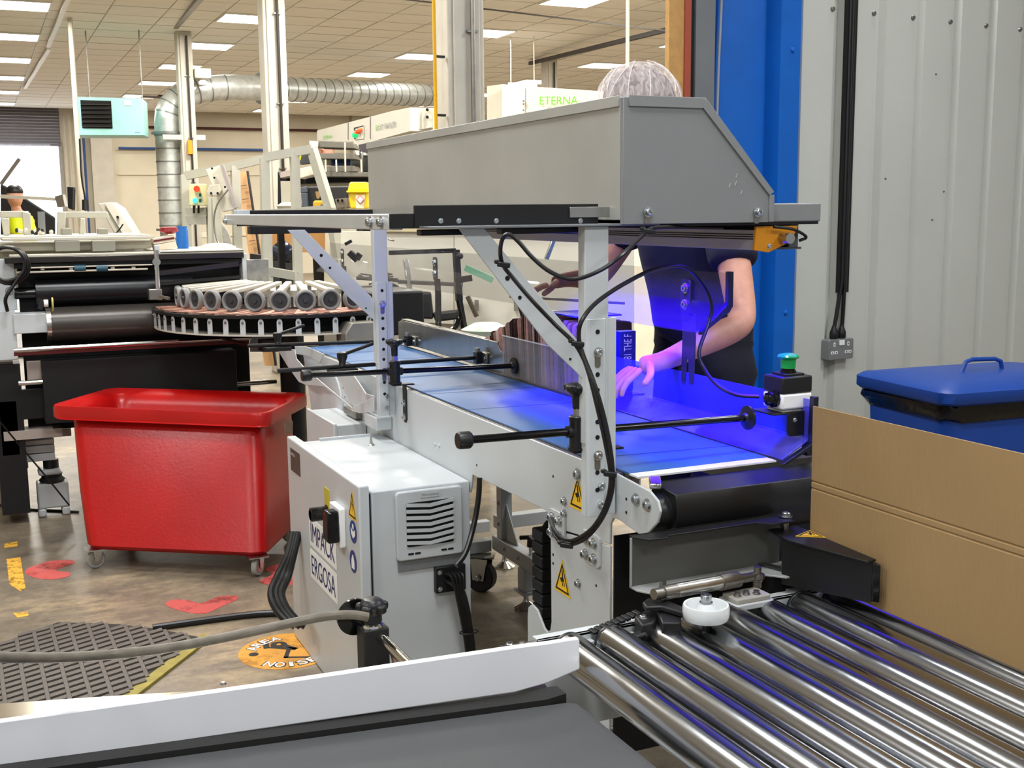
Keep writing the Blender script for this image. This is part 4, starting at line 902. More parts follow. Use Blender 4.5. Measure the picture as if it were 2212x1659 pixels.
def arc(word, a0, da, rr_, sgn):
    for k, ch_ in enumerate(word):
        an = math.radians(a0+k*da); rad_ = ex*math.cos(an)+ey*math.sin(an); tan_ = ex*(-math.sin(an))+ey*math.cos(an)
        wd = R*(.09 if ch_ == 'I' else .21)
        for mt2, ww, hh, dz, bo in ((BLKT, 1.22, 1.12, .0008, .03), (WHT, .95, .95, .0013, .015)):
            text(ch_, c + rad_*R*rr_ + Vector((0, 0, dz)), tan_*sgn, -rad_*sgn, wd*ww, R*.25*hh, mt2, st, bold=bo)
arc('NOISE', 252, 17, .76, 1); arc('AREA', 172, -17, .76, -1)
# anti-fatigue mat: base coloured dark for the shadow in the gaps, with diamond ridges
RM_ = mat('mat_rubber_grey', '5d5650', .6, var=.12, vs=30); RM2 = mat('mat_gap_shade', '252321', .7)
mt_ = thing('rubber_mat', 'ribbed grey rubber anti-fatigue mat with a yellow edge on the floor at left', 'mat', (.2, 3.6, 0))
q = [P(125, 1343, Z=.01), P(255, 1347, Z=.01), P(340, 1357, Z=.01), P(436, 1376, Z=.01), P(282, 1492, Z=.01), P(132, 1604, Z=.01), P(-220, 1640, Z=.01), P(-260, 1450, Z=.01), P(-60, 1410, Z=.01), P(0, 1392, Z=.01), P(60, 1365, Z=.01)]
poly = [Vector((p.x, p.y)) for p in q]
def inside(x, y):
    r = False; j = len(poly)-1
    for i in range(len(poly)):
        if (poly[i].y > y) != (poly[j].y > y) and x < (poly[j].x-poly[i].x)*(y-poly[i].y)/(poly[j].y-poly[i].y)+poly[i].x: r = not r
        j = i
    return r
M().poly3([Vector((p.x, p.y, .001)) for p in q], (0, 0, .007)).build('base', RM2, mt_, smooth=0)
m = M(); e1 = Vector((.95, .30, 0)).normalized(); e2 = Vector((-.02, 1, 0)).normalized()
o0 = Vector((-.6, 2.4, 0))
for i in range(44):
    for j in range(44):
        p = o0 + e1*i*.060 + e2*(j*.043+(i%2)*.0)
        if not all(inside((p+d).x, (p+d).y) for d in (e1*.012, -e1*.012, e2*.006, -e2*.006)): continue
        pts = [p-e1*.024-e2*.014, p-e1*.024+e2*.012, p+e1*.022+e2*.016, p+e1*.022-e2*.010]
        k = len(m.v); m.v += [Vector((a.x, a.y, .008)) for a in pts] + [Vector((a.x, a.y, .0135)) for a in pts]
        m.f += [(k+4, k+5, k+6, k+7)] + [(k+n_, k+(n_+1) % 4, k+(n_+1) % 4+4, k+n_+4) for n_ in range(4)]
for i in range(44):
    a = o0 + e1*(i*.060+.029); seg = [j for j in range(130) if inside((a+e2*j*.015).x, (a+e2*j*.015).y)]
    if len(seg) > 3: m.bar(a+e2*seg[0]*.015+Vector((0, 0, .0095)), a+e2*(seg[-1]+.0)*.015+Vector((0, 0, .0095)), .012, .006)
r_ = m.build('tread_ridges', RM_, mt_, smooth=0, kind='stuff')
ed = M(); a = P(447, 1376, Z=.006); b = P(300, 1500, Z=.006)
ed.poly3([Vector((v.x, v.y, .001)) for v in (P(438, 1374, Z=0), P(458, 1380, Z=0), P(312, 1494, Z=0), P(166, 1608, Z=0), P(134, 1608, Z=0), P(284, 1493, Z=0))], (0, 0, .008)); ed.build('yellow_edge', mat('mat_edge_yellow', '97893a', .6, var=.2, vs=20), mt_, smooth=0)
# floor cables and hoses
M().tube(smoothpts([P(330, 1356, Z=.012), P(400, 1346, Z=.012), P(480, 1335, Z=.012), P(560, 1326, Z=.012), P(625, 1324, Z=.012)], 5), .012, 10).build('floor_cable', CABLE, label='black cable lying on the floor from the mat to the cabinet', cat='cable')
for k, (dx, lab) in enumerate(((0, 'nearest black hose curving down behind the cabinet door'), (-12, 'second black hose curving beside the cabinet door'), (10, 'black hose tight against the cabinet door edge'))):
    M().tube(smoothpts([P(640+dx/2, 1150, D=3.75), P(628+dx/2, 1200, D=3.72), P(612+dx, 1245, D=3.70), P(598+dx, 1280, D=3.66), P(606+dx, 1310, D=3.62), P(628+dx, 1338, D=3.60), P(650+dx, 1352, D=3.6)], 5), .013, 10).build('black_hose', CABLE, label=lab, cat='hose')
M().tube(smoothpts([P(-20, 1088, Z=.006), P(60, 1100, Z=.006), P(120, 1103, Z=.006), P(170, 1106, Z=.006)], 5), .006, 8).build('floor_cable', CABLE, label='thin black cable on the floor at the left machine foot', cat='cable')

# red tub on castors
tubx = thing('red_tub', 'large red plastic tub on four castors, scuffed, left of the conveyor', 'tub', (.75, 4.95, 0))
rim = [P(105, 880, Z=.615), P(575, 898, Z=.615), P(668, 852, Z=.615), P(240, 840, Z=.615)]
bas = [P(180, 1183, Z=.09), P(572, 1200, Z=.09), P(650, 1125, Z=.09), P(262, 1110, Z=.09)]
def ringq(q, inset, z, n=5, rad=.07):
    c = sum(q, Vector())/4; o = []
    for i in range(4):
        p = q[i]; a = (q[i-1]-p).normalized(); b = (q[(i+1) % 4]-p).normalized()
        p = p + (a+b)*inset
        for k in range(n+1):
            t = k/n; s = p+a*rad; e = p+b*rad; o.append(Vector(((1-t)**2*s + 2*t*(1-t)*p + t*t*e).xy.to_3d()) + Vector((0, 0, z)))
    return o
def lerpq(t): return [bas[i].lerp(rim[i], t) for i in range(4)]
levels = [(0, .05, .075), (0.0, .012, .082), (0.0, .0, .10), (.4, .045*.4, .30), (.85, .045, .53), (.93, .05, .565), (.93, -.0, .568), (1, -.004, .572), (1, -.004, .612), (1, .0, .622), (1, .02, .620), (.97, .062, .60), (.9, .062, .56), (.4, .04, .30), (.02, .04, .12)]
m = M(); rings = []
for t, ins, z in levels: rings.append(ringq(lerpq(t), ins, z))
k = len(rings[0])
for rg in rings: m.v += rg
for i in range(len(rings)-1): m.f += [(i*k+j, i*k+(j+1) % k, (i+1)*k+(j+1) % k, (i+1)*k+j) for j in range(k)]
m.f += [tuple(range(k))[::-1], tuple(range((len(rings)-1)*k, len(rings)*k))]
m.build('tub_body', REDP, tubx, smooth=50)
for i, (p, dy) in enumerate(((bas[0], .10), (bas[1], .10), (bas[2], -.08), (bas[3], -.08))):
    cen = sum(bas, Vector())/4; q = p.lerp(cen, .10); q.z = 0
    ax = Vector((.25, -.97, 0)).normalized() if i != 1 else Vector((.75, -.66, 0)).normalized()
    w_ = M().cyl(q+Vector((0, 0, .037))-ax*.011, q+Vector((0, 0, .037))+ax*.011, .037, 26).build('castor_wheel', mat('castor_tyre_grey', '9a9a94', .5), tubx, bevel=.004)
    M().cyl(q+Vector((0, 0, .037))-ax*.013, q+Vector((0, 0, .037))+ax*.013, .024, 20).build('wheel_hub', STEEL, w_)
    f = M()
    for s in (-1, 1):
        b0 = q + ax*s*.016; t_ = ax.cross(Vector((0, 0, 1)))
        f.poly3([b0+t_*.008+Vector((0, 0, .03)), b0-t_*.008+Vector((0, 0, .03)), b0-t_*.03+Vector((0, 0, .078)), b0+t_*.012+Vector((0, 0, .078))], ax*.002)
    f.build('castor_fork', ZINC, tubx)
    M().box(q.x-.04, q.x+.04, q.y-.035, q.y+.035, .077, .082).build('castor_plate', ZINC, tubx)
m = M(); cpt = P(620, 925, Y=4.80); uu = (rim[2]-rim[1]).normalized(); nn = uu.cross(Vector((0, 0, 1)))
face = lambda px, py: P(px, py, X=1.0)
import mathutils
pl_n = (rim[2]-rim[1]).cross(bas[1]-rim[1]).normalized()
def onface(px, py):
    d = P(px, py, D=1)-Vector((0, 0, HC)); t = (rim[1]-Vector((0, 0, HC))).dot(pl_n)/d.dot(pl_n); return Vector((0, 0, HC))+d*t
tcn = onface(622, 924); off = pl_n*(.03 if pl_n.x > 0 else -.03)
tcn += off*.0
pp = [onface(*q_)+off*.15 for q_ in ((612, 914), (630, 909), (630, 934), (613, 940))]
M().poly3(pp, off*.05).build('paper_tag', mat('dirty_tag', '8d7468', .7, var=.2, vs=40), tubx)

# blue bin with lid at the right
bc = Vector((3.30, 3.08, 0)); 
bn = thing('blue_bin', 'blue plastic wheelie bin with black liner and handled lid against the corrugated wall', 'bin', bc)
def boxring(cx, cy, w, d, z, r=.06, n=5):
    ang = math.radians(-6); o = []
    for a, b in rr(w, d, r, n): o.append(Vector((cx + a*math.cos(ang)-b*math.sin(ang), cy + a*math.sin(ang)+b*math.cos(ang), z)))
    return o
def loft(rings, name, mt, par, **k):
    m = M(); n = len(rings[0])
    for r in rings: m.v += r
    for i in range(len(rings)-1): m.f += [(i*n+j, i*n+(j+1) % n, (i+1)*n+(j+1) % n, (i+1)*n+j) for j in range(n)]
    m.f += [tuple(range(n))[::-1], tuple(range((len(rings)-1)*n, len(rings)*n))]
    return m.build(name, mt, par, **k)
loft([boxring(bc.x, bc.y, .60, .40, .03), boxring(bc.x, bc.y, .68, .46, .60), boxring(bc.x, bc.y, .69, .47, .735)], 'body', BLUEB, bn, smooth=50)
loft([boxring(bc.x, bc.y, .74, .52, .755), boxring(bc.x, bc.y, .76, .54, .765), boxring(bc.x, bc.y, .76, .54, .80), boxring(bc.x, bc.y, .73, .51, .812), boxring(bc.x, bc.y, .45, .25, .835)], 'lid', BLUEB, bn, smooth=50)
rgs = []
for z, ww in ((.70, 0), (.715, .02), (.735, .035), (.75, .03), (.757, .0)):
    r = boxring(bc.x, bc.y, .70+ww, .48+ww, z)
    rgs.append([v+Vector((random.uniform(-.006, .006), random.uniform(-.006, .006), random.uniform(-.008, .008))) for v in r])
loft(rgs, 'bin_liner', mat('bin_liner_black', '0a0a0b', .22, bump=.5, bs=30), bn, smooth=60)
hpt = [Vector((bc.x-.13, bc.y-.02, .828)), Vector((bc.x-.11, bc.y-.02, .868)), Vector((bc.x-.08, bc.y-.02, .875)), Vector((bc.x+.02, bc.y-.03, .872)), Vector((bc.x+.05, bc.y-.03, .862)), Vector((bc.x+.06, bc.y-.03, .826))]
M().tube(hpt, .008, 10).build('lid_handle', BLUEB, bn)
M().box(bc.x+.02, bc.x+.18, bc.y-.29, bc.y-.235, .655, .70).build('side_handle', BLUEB, bn, bevel=.008)
for x in (-.2, .2): M().cyl((bc.x+x-.02, bc.y+.12, .04), (bc.x+x+.02, bc.y+.12, .04), .04, 20).build('wheel', RUBBER, bn)
# ================================================================ curved wheel table feeding the packing conveyor
TC = Vector((1.385, 5.55, 0))
def pol(R, deg, z): a = math.radians(deg); return TC + Vector((R*math.cos(a), R*math.sin(a), z+.024))
wt = thing('curved_transfer_table', 'curved transfer table with a row of grey wheels pressing on cartons, behind the red tub', 'transfer table', TC)
def sector(R0, R1, a0, a1, z0, z1, n=40):
    m = M()
    for i in range(n+1):
        a = a0+(a1-a0)*i/n
        m.v += [pol(R0, a, z0), pol(R1, a, z0), pol(R1, a, z1), pol(R0, a, z1)]
    for i in range(n):
        k = i*4; m.f += [(k+j, k+(j+1) % 4, k+4+(j+1) % 4, k+4+j) for j in range(4)]
    m.f += [(0, 1, 2, 3), (n*4+3, n*4+2, n*4+1, n*4)]; return m
sector(.20, .665, 160, 292, .945, .958).build('black_belt', BLACKM, wt, smooth=30)
sector(.55, .66, 160, 290, .868, .874).build('lower_ring', WHITEW, wt, smooth=30)
sector(.20, .56, 160, 290, .875, .945).build('inner_drum', DARK, wt, smooth=30)
for k in range(18):
    a = 166 + k*7.0; c = pol(.655, a, .905); rad = (pol(1, a, 0)-TC).normalized(); tan = Vector((-rad.y, rad.x, 0))
    m = M(); o = [(-.012, -.037), (.012, -.037), (.012, .025), (.008, .035), (0, .039), (-.008, .035), (-.012, .025)]
    m.poly3([c+tan*p+Vector((0, 0, q)) for p, q in o], rad*.004); t = m.build('rim_tab', WHITE, wt)
    M().lathe([(.006, 0), (.005, .006), (.0001, .006)], c+rad*.004+Vector((0, 0, .022)), rad, 10).build('tab_bolt', STEELD, t)
TYRE = mat('wheel_tyre_grey', '7b7c7d', .55, var=.08, vs=20)
for k in range(11):
    a = 168 + k*11.6; rad = (pol(1, a, 0)-TC).normalized(); c = pol(.545, a, 1.012)
    w_ = M().lathe([(.032, -.012), (.042, -.014), (.047, -.009), (.0485, .0), (.047, .009), (.042, .014), (.037, .014), (.034, .007), (.034, .004), (.0001, .004)], c, rad, 30).build('pressing_wheel', TYRE, wt, smooth=45)
    M().lathe([(.032, 0), (.030, .003), (.012, .004), (.010, .012), (.0001, .013)], c+rad*.004, rad, 20).build('wheel_hub', mat('hub_dark', '303236', .4), w_)
    e = c + Vector((0, 0, .035)) - rad*.02; f = pol(.22, a, 1.072)
    m = M().bar(e+Vector((0, 0, .006)), f, .030, .016); m.bar(e, c-rad*.014+Vector((0, 0, -.005)), .020, .006, rad)
    m.build('wheel_arm', WHITEW, wt, bevel=.003)
    if k > 1: M().bar(pol(.24, a, 1.066), pol(.24, a, .96), .016, .02).build('arm_post', WHITEW, wt)
M().lathe([(.22, 1.03), (.23, 1.03), (.23, 1.06), (.22, 1.06)], (TC.x, TC.y, 0), (0, 0, 1), 40).build('centre_ring', WHITEW, wt)
M().cyl((1.36, 5.55, 0), (1.36, 5.55, .95), .06).build('pedestal', BLACKM, wt)
M().box(1.15, 1.62, 5.30, 5.75, 0, .05).box(1.1, 1.2, 5.0, 5.1, .82, .868).build('pedestal_base', BLACKM, wt)
m = M(); pts = smoothpts([pol(.50, 215, .84), pol(.56, 235, .82), pol(.5, 255, .80), pol(.45, 275, .79)], 5)
m.tube(pts, .008, 8); m.build('hose', CABLE, wt)
c = P(760, 715, D=5.25)
M().prism([(1.42, .80), (1.42, .90), (1.45, .945), (1.56, .945), (1.60, .90), (1.60, .80)], 'y', 4.82, 4.97).build('motor_cover', mat('worn_steel_cover', '9a958c', .45, .5, var=.15), wt, bevel=.004)
M().box(1.455, 1.535, 4.812, 4.82, .80, .865).build('cover_opening', DARK, wt)
M().box(1.60, 1.85, 5.0, 5.5, .86, 1.06).build('gear_housing', BLACKM, wt, bevel=.01)
# stream of cartons lying on the table
PC = [mat('pink_carton_a', 'c99a88', .6, var=.25, vs=50), mat('pink_carton_b', 'dcb7a3', .6, var=.25, vs=50), mat('pink_carton_c', '9d6b5c', .6, var=.25, vs=50)]
pm = [M().add([], []).box(-.10, .10, -.036, .036, 0, .0022).mesh('shingled_carton', q, 0) for q in PC]
for k in range(58):
    a = 158 + k*2.3; o = bpy.data.objects.new('shingled_carton', pm[k % 3]); C.objects.link(o)
    o.location = pol(.545+random.uniform(-.004, .004), a, .9605 + (k % 2)*.0024); o.rotation_euler = (math.radians(4), 0, math.radians(a))
    tag(o, 'thin pink folded carton in the overlapping stream under the grey wheels', 'carton', 'pink cartons overlapping round the curved table')

# ================================================================ left folding machine
fm = thing('folding_machine', 'large folding machine with black belt drums and cream rails at the left edge', 'machine', (.5, 6.4, 0))
YF = 5.7
def X_(px, Y=YF): return P(px, 700, Y=Y).x
def Zp(py, px=150, Y=YF): return P(px, py, Y=Y).z
def pbox(name, x0, y0, x1, y1, Y, dep, mt, par=fm, bevel=.003, dz=0):
    a = P(x0, y1, Y=Y); b = P(x1, y0, Y=Y); c = P(x0, y0, Y=Y)
    return M().box(a.x, b.x, Y, Y+dep, (a.z+P(x1, y1, Y=Y).z)/2, (b.z+c.z)/2).build(name, mt, par, bevel=bevel)
pbox('side_frame', -60, 672, 32, 780, 5.66, .10, FR); pbox('motor_cover', 31, 678, 103, 720, 5.64, .12, FR)
pbox('side_frame', -60, 560, 30, 672, 5.75, .05, FR)
pbox('column', 3, 782, 28, 866, 5.72, .08, mat('pinkish_grey', 'a59890', .6)); pbox('column', 5, 866, 36, 985, 5.7, .08, FR)
pbox('column', -60, 782, 0, 990, 5.75, .08, FR)
M().box(.05, .30, 5.68, 5.80, .40, .44).build('foot_bracket', mat('pinkish_grey'), fm)
def drum(x0, x1, yc, r_px, Y, mt, name):
    a = P(x0, yc, Y=Y); r = r_px/2500*(a.x*_f.x+a.y*_f.y)*1.0; b = P(x1, yc, Y=Y)
    M().cyl((a.x, Y+r, a.z), (b.x, Y+r, a.z), r, 40).build(name, mt, fm, smooth=40); return a, b, r
SAT = mat('satin_black_belt', '15161a', .32)
a, b, r = drum(108, 395, 704, 38, 5.62, mat('lower_drum_belt', '4e4a46', .34, .5, var=.05), 'lower_belt_drum')
M().cyl((a.x-.012, 5.62+r, a.z), (a.x+.008, 5.62+r, a.z), r*1.04, 32).build('drum_collar', STEEL, fm)
a, b, r = drum(78, 420, 634, 30, 5.70, SAT, 'upper_belt_drum'); M().cyl((a.x-.09, 5.70+r, a.z), (a.x, 5.70+r, a.z), r*.45).build('drum_shaft', BLACKG, fm)
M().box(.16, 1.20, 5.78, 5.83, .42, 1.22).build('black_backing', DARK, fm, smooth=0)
a = P(30, 757, Y=5.56); b = P(520, 733, Y=5.56); M().cyl((a.x, 5.56, a.z), (b.x+.05, 5.56, a.z), .011).build('chrome_bar', CHROME, fm)
M().box(a.x, b.x+.05, 5.60, 5.615, a.z-.03, a.z-.012).build('red_rail', mat('dark_red_rail', '5e1f1d', .5), fm)
pbox('dark_void_panel', 98, 768, 510, 900, 5.60, .15, mat('void_shade_black', '0d0d0e', .6))  # shade of the void below the drums, put in as a black panel
for py in (828,): 
    a = P(40, py, Y=5.62); b = P(95, py, Y=5.62); M().cyl(a, (b.x, 5.62, a.z), .012).build('short_bar', CHROME, fm)
a = P(510, 830, Y=5.7); M().cyl(a, a+Vector((.2, 0, 0)), .012).build('short_bar', CHROME, fm)
pbox('pinkish_panel', 60, 780, 95, 826, 5.7, .03, mat('pinkish_grey')); pbox('pinkish_panel', 50, 840, 98, 905, 5.7, .03, BLACKM)
# upper rails
pbox('top_rail', 5, 512, 330, 519, 5.75, .06, WHITEW); pbox('rail_bar', -40, 523, 326, 541, 5.80, .05, mat('beige_grey', 'a9a492', .5))
for x0, x1 in ((120, 172), (200, 249)): pbox('rail_clamp', x0, 520, x1, 543, 5.74, .06, mat('clamp_grey', '8b897d', .5))
pbox('cream_rail', 20, 545, 527, 551, 5.70, .10, WHITEW); pbox('dark_rail', 10, 551, 527, 563, 5.69, .08, mat('dark_glossy_rail', '3a3634', .2, .5))
pbox('black_rail', 30, 563, 530, 574, 5.72, .06, BLACKM); pbox('thin_cream_rail', 50, 574, 330, 577, 5.68, .03, WHITEW); pbox('thin_cream_rail', 35, 583, 320, 587, 5.68, .03, WHITEW)
for x in (88, 150, 222, 240, 285): pbox('rail_spacer', x, 576, x+8, 584, 5.69, .03, WHITEW)
for x in (160, 208): 
    a = P(x, 580, Y=5.69); M().cyl(a, a+Vector((.05, 0, 0)), .016, 16).build('blue_roller', mat('teal_roller', '2b5566', .4), fm)
# right end of the machine: dark box, diagonal rails
pbox('end_plate', 527, 548, 533, 645, 5.70, .6, FR); a = P(345, 590, Y=5.66); b = P(515, 570, Y=5.66)
M().bar(a, b, .02, .022).build('diagonal_rail', mat('dark_glossy_rail'), fm); M().bar(P(345, 612, Y=5.66), P(520, 598, Y=5.66), .02, .015).build('diagonal_rail', BLACKM, fm)
pbox('tray_top', 345, 540, 527, 546, 5.70, .6, WHITEW); pbox('reflective_guard', 535, 560, 580, 612, 5.6, .01, mat('scuffed_clear_guard', '9b9d98', .25, .6, var=.3, vs=25))
# vertical chrome post with clamp blocks
a = P(337, 540, Y=5.5); b = P(342, 645, Y=5.5); M().cyl(a, b, .011).build('chrome_post', CHROME, fm)
M().cyl(P(338, 566, Y=5.48), P(338, 566, Y=5.52), .018).build('post_clamp', STEEL, fm); pbox('clamp_block', 323, 625, 350, 648, 5.46, .05, STEELD)
M().bar(P(345, 640, Y=5.44), P(366, 645, Y=5.40), .012, .012).build('arm_stub', STEELD, fm)
pbox('side_column', 335, 530, 345, 545, 5.52, .04, FR)
# limit switch with yellow disc beside the lower drum
sw = M().bar(P(86, 668, Y=5.55), P(93, 650, Y=5.55), .02, .02); sw.build('switch_arm', RUBBER, fm)
a = P(104, 655, Y=5.55); M().cyl(a-Vector((.018, 0, 0)), a, .016).build('switch_body', WHT, fm); M().cyl(P(112, 658, Y=5.55), P(112, 658, Y=5.55)+Vector((.006, 0, 0)), .032).build('yellow_disc', mat('dusty_yellow', 'b8ae5c', .6), fm)
bolt(P(21, 629, Y=5.68), (0, -1, 0), .014, .02, fm)
# bridge frames on top
BG = mat('beige_grey')
LG = mat('light_machine_grey', 'bdb9a9', .5)
for l in ([(0, 456), (62, 456), (62, 470), (0, 470)], [(128, 457), (232, 457), (238, 471), (128, 471)]):
    M().poly3([P(px, py, Y=6.2) for px, py in l], (0, .05, 0)).build('bridge_beam', LG, fm, bevel=.004)
for l in ([(48, 457), (66, 460), (68, 512), (52, 512)], [(125, 457), (143, 458), (140, 512), (123, 512)], [(174, 471), (183, 471), (183, 512), (172, 512)], [(2, 470), (20, 471), (22, 508), (8, 510)]):
    M().poly3([P(px, py, Y=6.18) for px, py in l], (0, .05, 0)).build('bridge_post', LG, fm, bevel=.004)
m = M().poly3([P(px, py, Y=6.1) for px, py in ((82, 457), (97, 457), (99, 512), (84, 512))], (0, .04, 0)); m.build('bridge_post', STEEL, fm)
for x0, x1, y0 in ((135, 155, 493), (214, 233, 494)): pbox('block', x0, y0, x1, 512, 6.05, .1, mat('clamp_grey'))
for k in range(14):
    a = P(random.uniform(20, 130), random.uniform(500, 509), Y=6.0); M().lathe([(.008, 0), (.010, .012), (.005, .02)], a, (0, 0, 1), 8).build('small_knob', random.choice((CHROME, BLACK, WHITEW)), fm)
pbox('deck', -40, 509, 325, 515, 5.85, .6, LG)
pbox('far_side_wall', -40, 520, 340, 640, 6.5, .03, mat('beige_grey'))
pbox('machine_body', 140, 590, 530, 830, 6.6, .4, BLACKM)
M().box(.02, .14, 5.7, 6.9, .05, .75).build('side_body', BLACKM, fm)
# white levelling foot
lf = under(thing('machine_foot', None, None, P(118, 1128, Z=0)), fm); lf['label'] = 'white boxed foot with black rubber buffer'
c = P(118, 1112, Z=.0); cx, cy = c.x, c.y+.02
M().box(cx-.07, cx+.07, cy-.05, cy+.07, .04, .16).box(cx-.07, cx-.035, cy-.05, cy+.07, 0, .04).box(cx+.035, cx+.07, cy-.05, cy+.07, 0, .04).build('foot_block', FR, lf, bevel=.008)
M().lathe([(.05, .158), (.06, .17), (.045, .185), (.05, .20)], (cx, cy, 0), (0, 0, 1), 20).build('rubber_buffer', RUBBER, lf)
M().box(cx-.06, cx+.04, cy-.05, cy+.05, .198, .228).build('clamp_plate', FR, lf, bevel=.012)
M().lathe([(.035, .228), (.035, .27)], (cx, cy, 0), (0, 0, 1), 16).build('collar', BLACKM, lf)
M().box(cx-.15, cx+.02, cy-.04, cy+.08, .27, .305).box(cx-.15, cx+.02, cy-.04, cy+.08, .310, .345).box(cx-.15, cx+.02, cy-.04, cy+.08, .35, .372).build('stacked_bar', FR, lf, bevel=.003)
M().cyl((cx-.11, cy-.02, .24), (cx-.11, cy-.02, .27), .010).build('hanging_bolt', STEELD, lf)
M().box(cx-.16, cx+.10, cy, cy+.05, .372, .41).build('cross_piece', mat('pinkish_grey'), lf)
M().tube(smoothpts([P(-5, 905, Y=5.45), P(45, 965, Y=5.5), P(100, 1030, Y=5.5), P(150, 1092, Y=5.5)], 5), .004, 8).build('thin_cable', CABLE, label='thin black cable slanting down across the white machine foot', cat='cable')
# coiled cable hung at the left edge
m = M()
for k in range(3):
    c = P(14+3*k, 570+2*k, Y=5.6); rx = .075+.004*k
    m.tube([c+Vector((rx*math.cos(t), .01*k, rx*.98*math.sin(t))) for t in [i*math.pi/12 for i in range(24)]], .0075, 8, True)
m.tube(smoothpts([P(46, 590, Y=5.6), P(30, 615, Y=5.6), P(12, 645, Y=5.6), P(16, 672, Y=5.62)], 4), .008, 8)
m.build('coiled_cable', CABLE, label='black cable coil hanging at the left edge of the folding machine', cat='cable')
# wine and cream carton box + red knife on the machine, blue bottle, monitor arm
bxm = thing('small_carton', 'small cream and maroon carton lying on the folding machine beside the duct', 'carton', P(352, 543, Y=5.8))
M().poly3([P(px, py, Y=5.8) for px, py in ((331, 516), (376, 508), (379, 520), (332, 528))], (0, .1, 0)).build('top_half', mat('cream_card', 'e0d3bd', .6), bxm)
M().poly3([P(px, py, Y=5.795) for px, py in ((332, 519), (376, 512), (377, 516), (332, 523))], (0, .1, 0)).build('maroon_band', mat('maroon_print', '5c1420', .5), bxm)
M().poly3([P(px, py, Y=5.8) for px, py in ((334, 529), (379, 521), (384, 536), (336, 542))], (0, .1, 0)).build('lower_half', mat('cream_card'), bxm)
M().lathe([(.02, 0), (.045, .012), (.04, .03), (.0001, .035)], P(366, 505, Y=5.85), (0, 0, 1), 16).build('red_saucer', mat('dark_red_plastic', '8c1420', .4), label='dark red saucer lying on top of the small cream carton', cat='saucer')
b0 = P(395, 543, Y=6.0); M().lathe([(.03, 0), (.03, .10), (.026, .11), (.026, .125), (.0001, .125)], b0, (0, 0, 1), 20).build('blue_canister', mat('blue_label', '1464b4', .4), label='blue spray canister standing on the machine beside the duct', cat='canister')
m = M().lathe([(.10, 0), (.09, .02), (.05, .035), (.0001, .038)], P(470, 541, Y=6.0), (0, 0, 1), 20); m.build('paper_heap', WHITEW, label='white cloth heap lying on the end of the folding machine', cat='cloth')
# ================================================================ far hall
def Pd(px, py, d): return P(px, py, D=d)
def quad(l, d, dep, name, mt, par=None, **k):
    """flat panel facing the camera side, at depth d, dep thick"""
    n = Vector((math.sin(yaw), math.cos(yaw), 0)); return M().poly3([Pd(px, py, d) for px, py in l], n*dep).build(name, mt, par, smooth=0, **k)
# columns
def column(px0, px1, d, lab, w_split, pipe=None):
    a = Pd(px0, 400, d); b = Pd(px1, 400, d); c = (a+b)/2; s = (b-a).length/1.33
    t = thing('column', lab, 'column', (c.x, c.y, 0))
    M().box(c.x-s/2, c.x+s/2, c.y-s/2, c.y+s/2, 0, CEIL+.0).build('shaft', CONC, t, bevel=.01)
    M().box(c.x-s/2+.03, c.x+s/2-.03, c.y-s/2-.015, c.y-s/2, .1, CEIL-.05).build('face_panel', CONC, t, bevel=.006)
    q = Vector((c.x+s*.10, c.y-s/2-.04, 0)); M().cyl(q+Vector((0, 0, .3)), q+Vector((0, 0, CEIL-.06)), .013, 10).build('conduit', STEELD if pipe == 's' else mat('black_conduit', '2a2420', .5), t)
    for z in (.9, 1.8, 2.35, 3.1): M().bar(q+Vector((-.03, .01, z)), q+Vector((.03, .01, z)), .03, .012).build('pipe_clip', STEELD, t)
    return t, c, s
c1t, c1c, c1s = column(940, 1051, 6.3, 'thick white column with a yellow pipe, rising behind the hood', 0, 's')
c2t, c2c, c2s = column(568, 632, 10.2, 'white column with a black conduit between the duct bend and the shelf rack', 0)
c3t, c3c, c3s = column(390, 432, 14.6, 'white column behind the duct bend, carrying small white boxes', 0)
c4t, c4c, c4s = column(1170, 1205, 17.5, 'farthest white column, left of the hair net', 0)
a = Pd(937, 10, 6.0); yp = M().cyl((a.x, a.y, .4), (a.x, a.y, CEIL-.02), .0095, 12); yp.build('yellow_pipe', YELP, label='thin yellow pipe running up the left side of the thick column', cat='pipe')
for z in (2.22, 1.92): M().bar((a.x, a.y+.01, z), (a.x+.06, a.y+.02, z), .02, .012).build('pipe_clip', BLACK, c1t)
M().box(c3c.x+.10, c3c.x+.30, c3c.y-.14, c3c.y-.02, 3.08, 3.2).build('white_box', WHITEW, c3t, bevel=.01)
M().lathe([(.05, 0), (.06, .03), (.03, .06)], (c3c.x+.2, c3c.y-.1, 3.0), (0, 0, 1), 14).build('round_lamp', WHT, c3t)
M().box(c3c.x-.03, c3c.x+.02, c3c.y-.17, c3c.y-.1, 2.15, 2.32).build('orange_box', mat('orange_beacon', 'f0901a', .5), c3t)
# beam trunking at ceiling near columns
M().bar(Pd(372, 66, 14.4), Pd(480, -60, 10.5), .06, .05).build('cable_tray', STEELD, label='grey cable tray running along the ceiling to the column behind the duct', cat='cable tray')
M().bar(Pd(1145, 137, 17.3), Pd(1450, 62, 12.9), .05, .05).build('ceiling_conduit', mat('black_conduit'), label='dark conduit slanting across the ceiling above the hair net', cat='conduit')
M().bar(Pd(820, -8, 10.2), Pd(1470, 70, 11.2), .012, .012).build('ceiling_joint', mat('black_conduit'), label='thin dark line of trunking crossing the ceiling right of the thick column', cat='trunking')
M().cyl(Pd(1356, -20, 8.2), (Pd(1356, 140, 8.2).x, Pd(1356, 140, 8.2).y, 1.2), .013, 10).build('hanging_pole', WHITEW, label='thin white pole hanging from the ceiling right above the hair net', cat='pole')
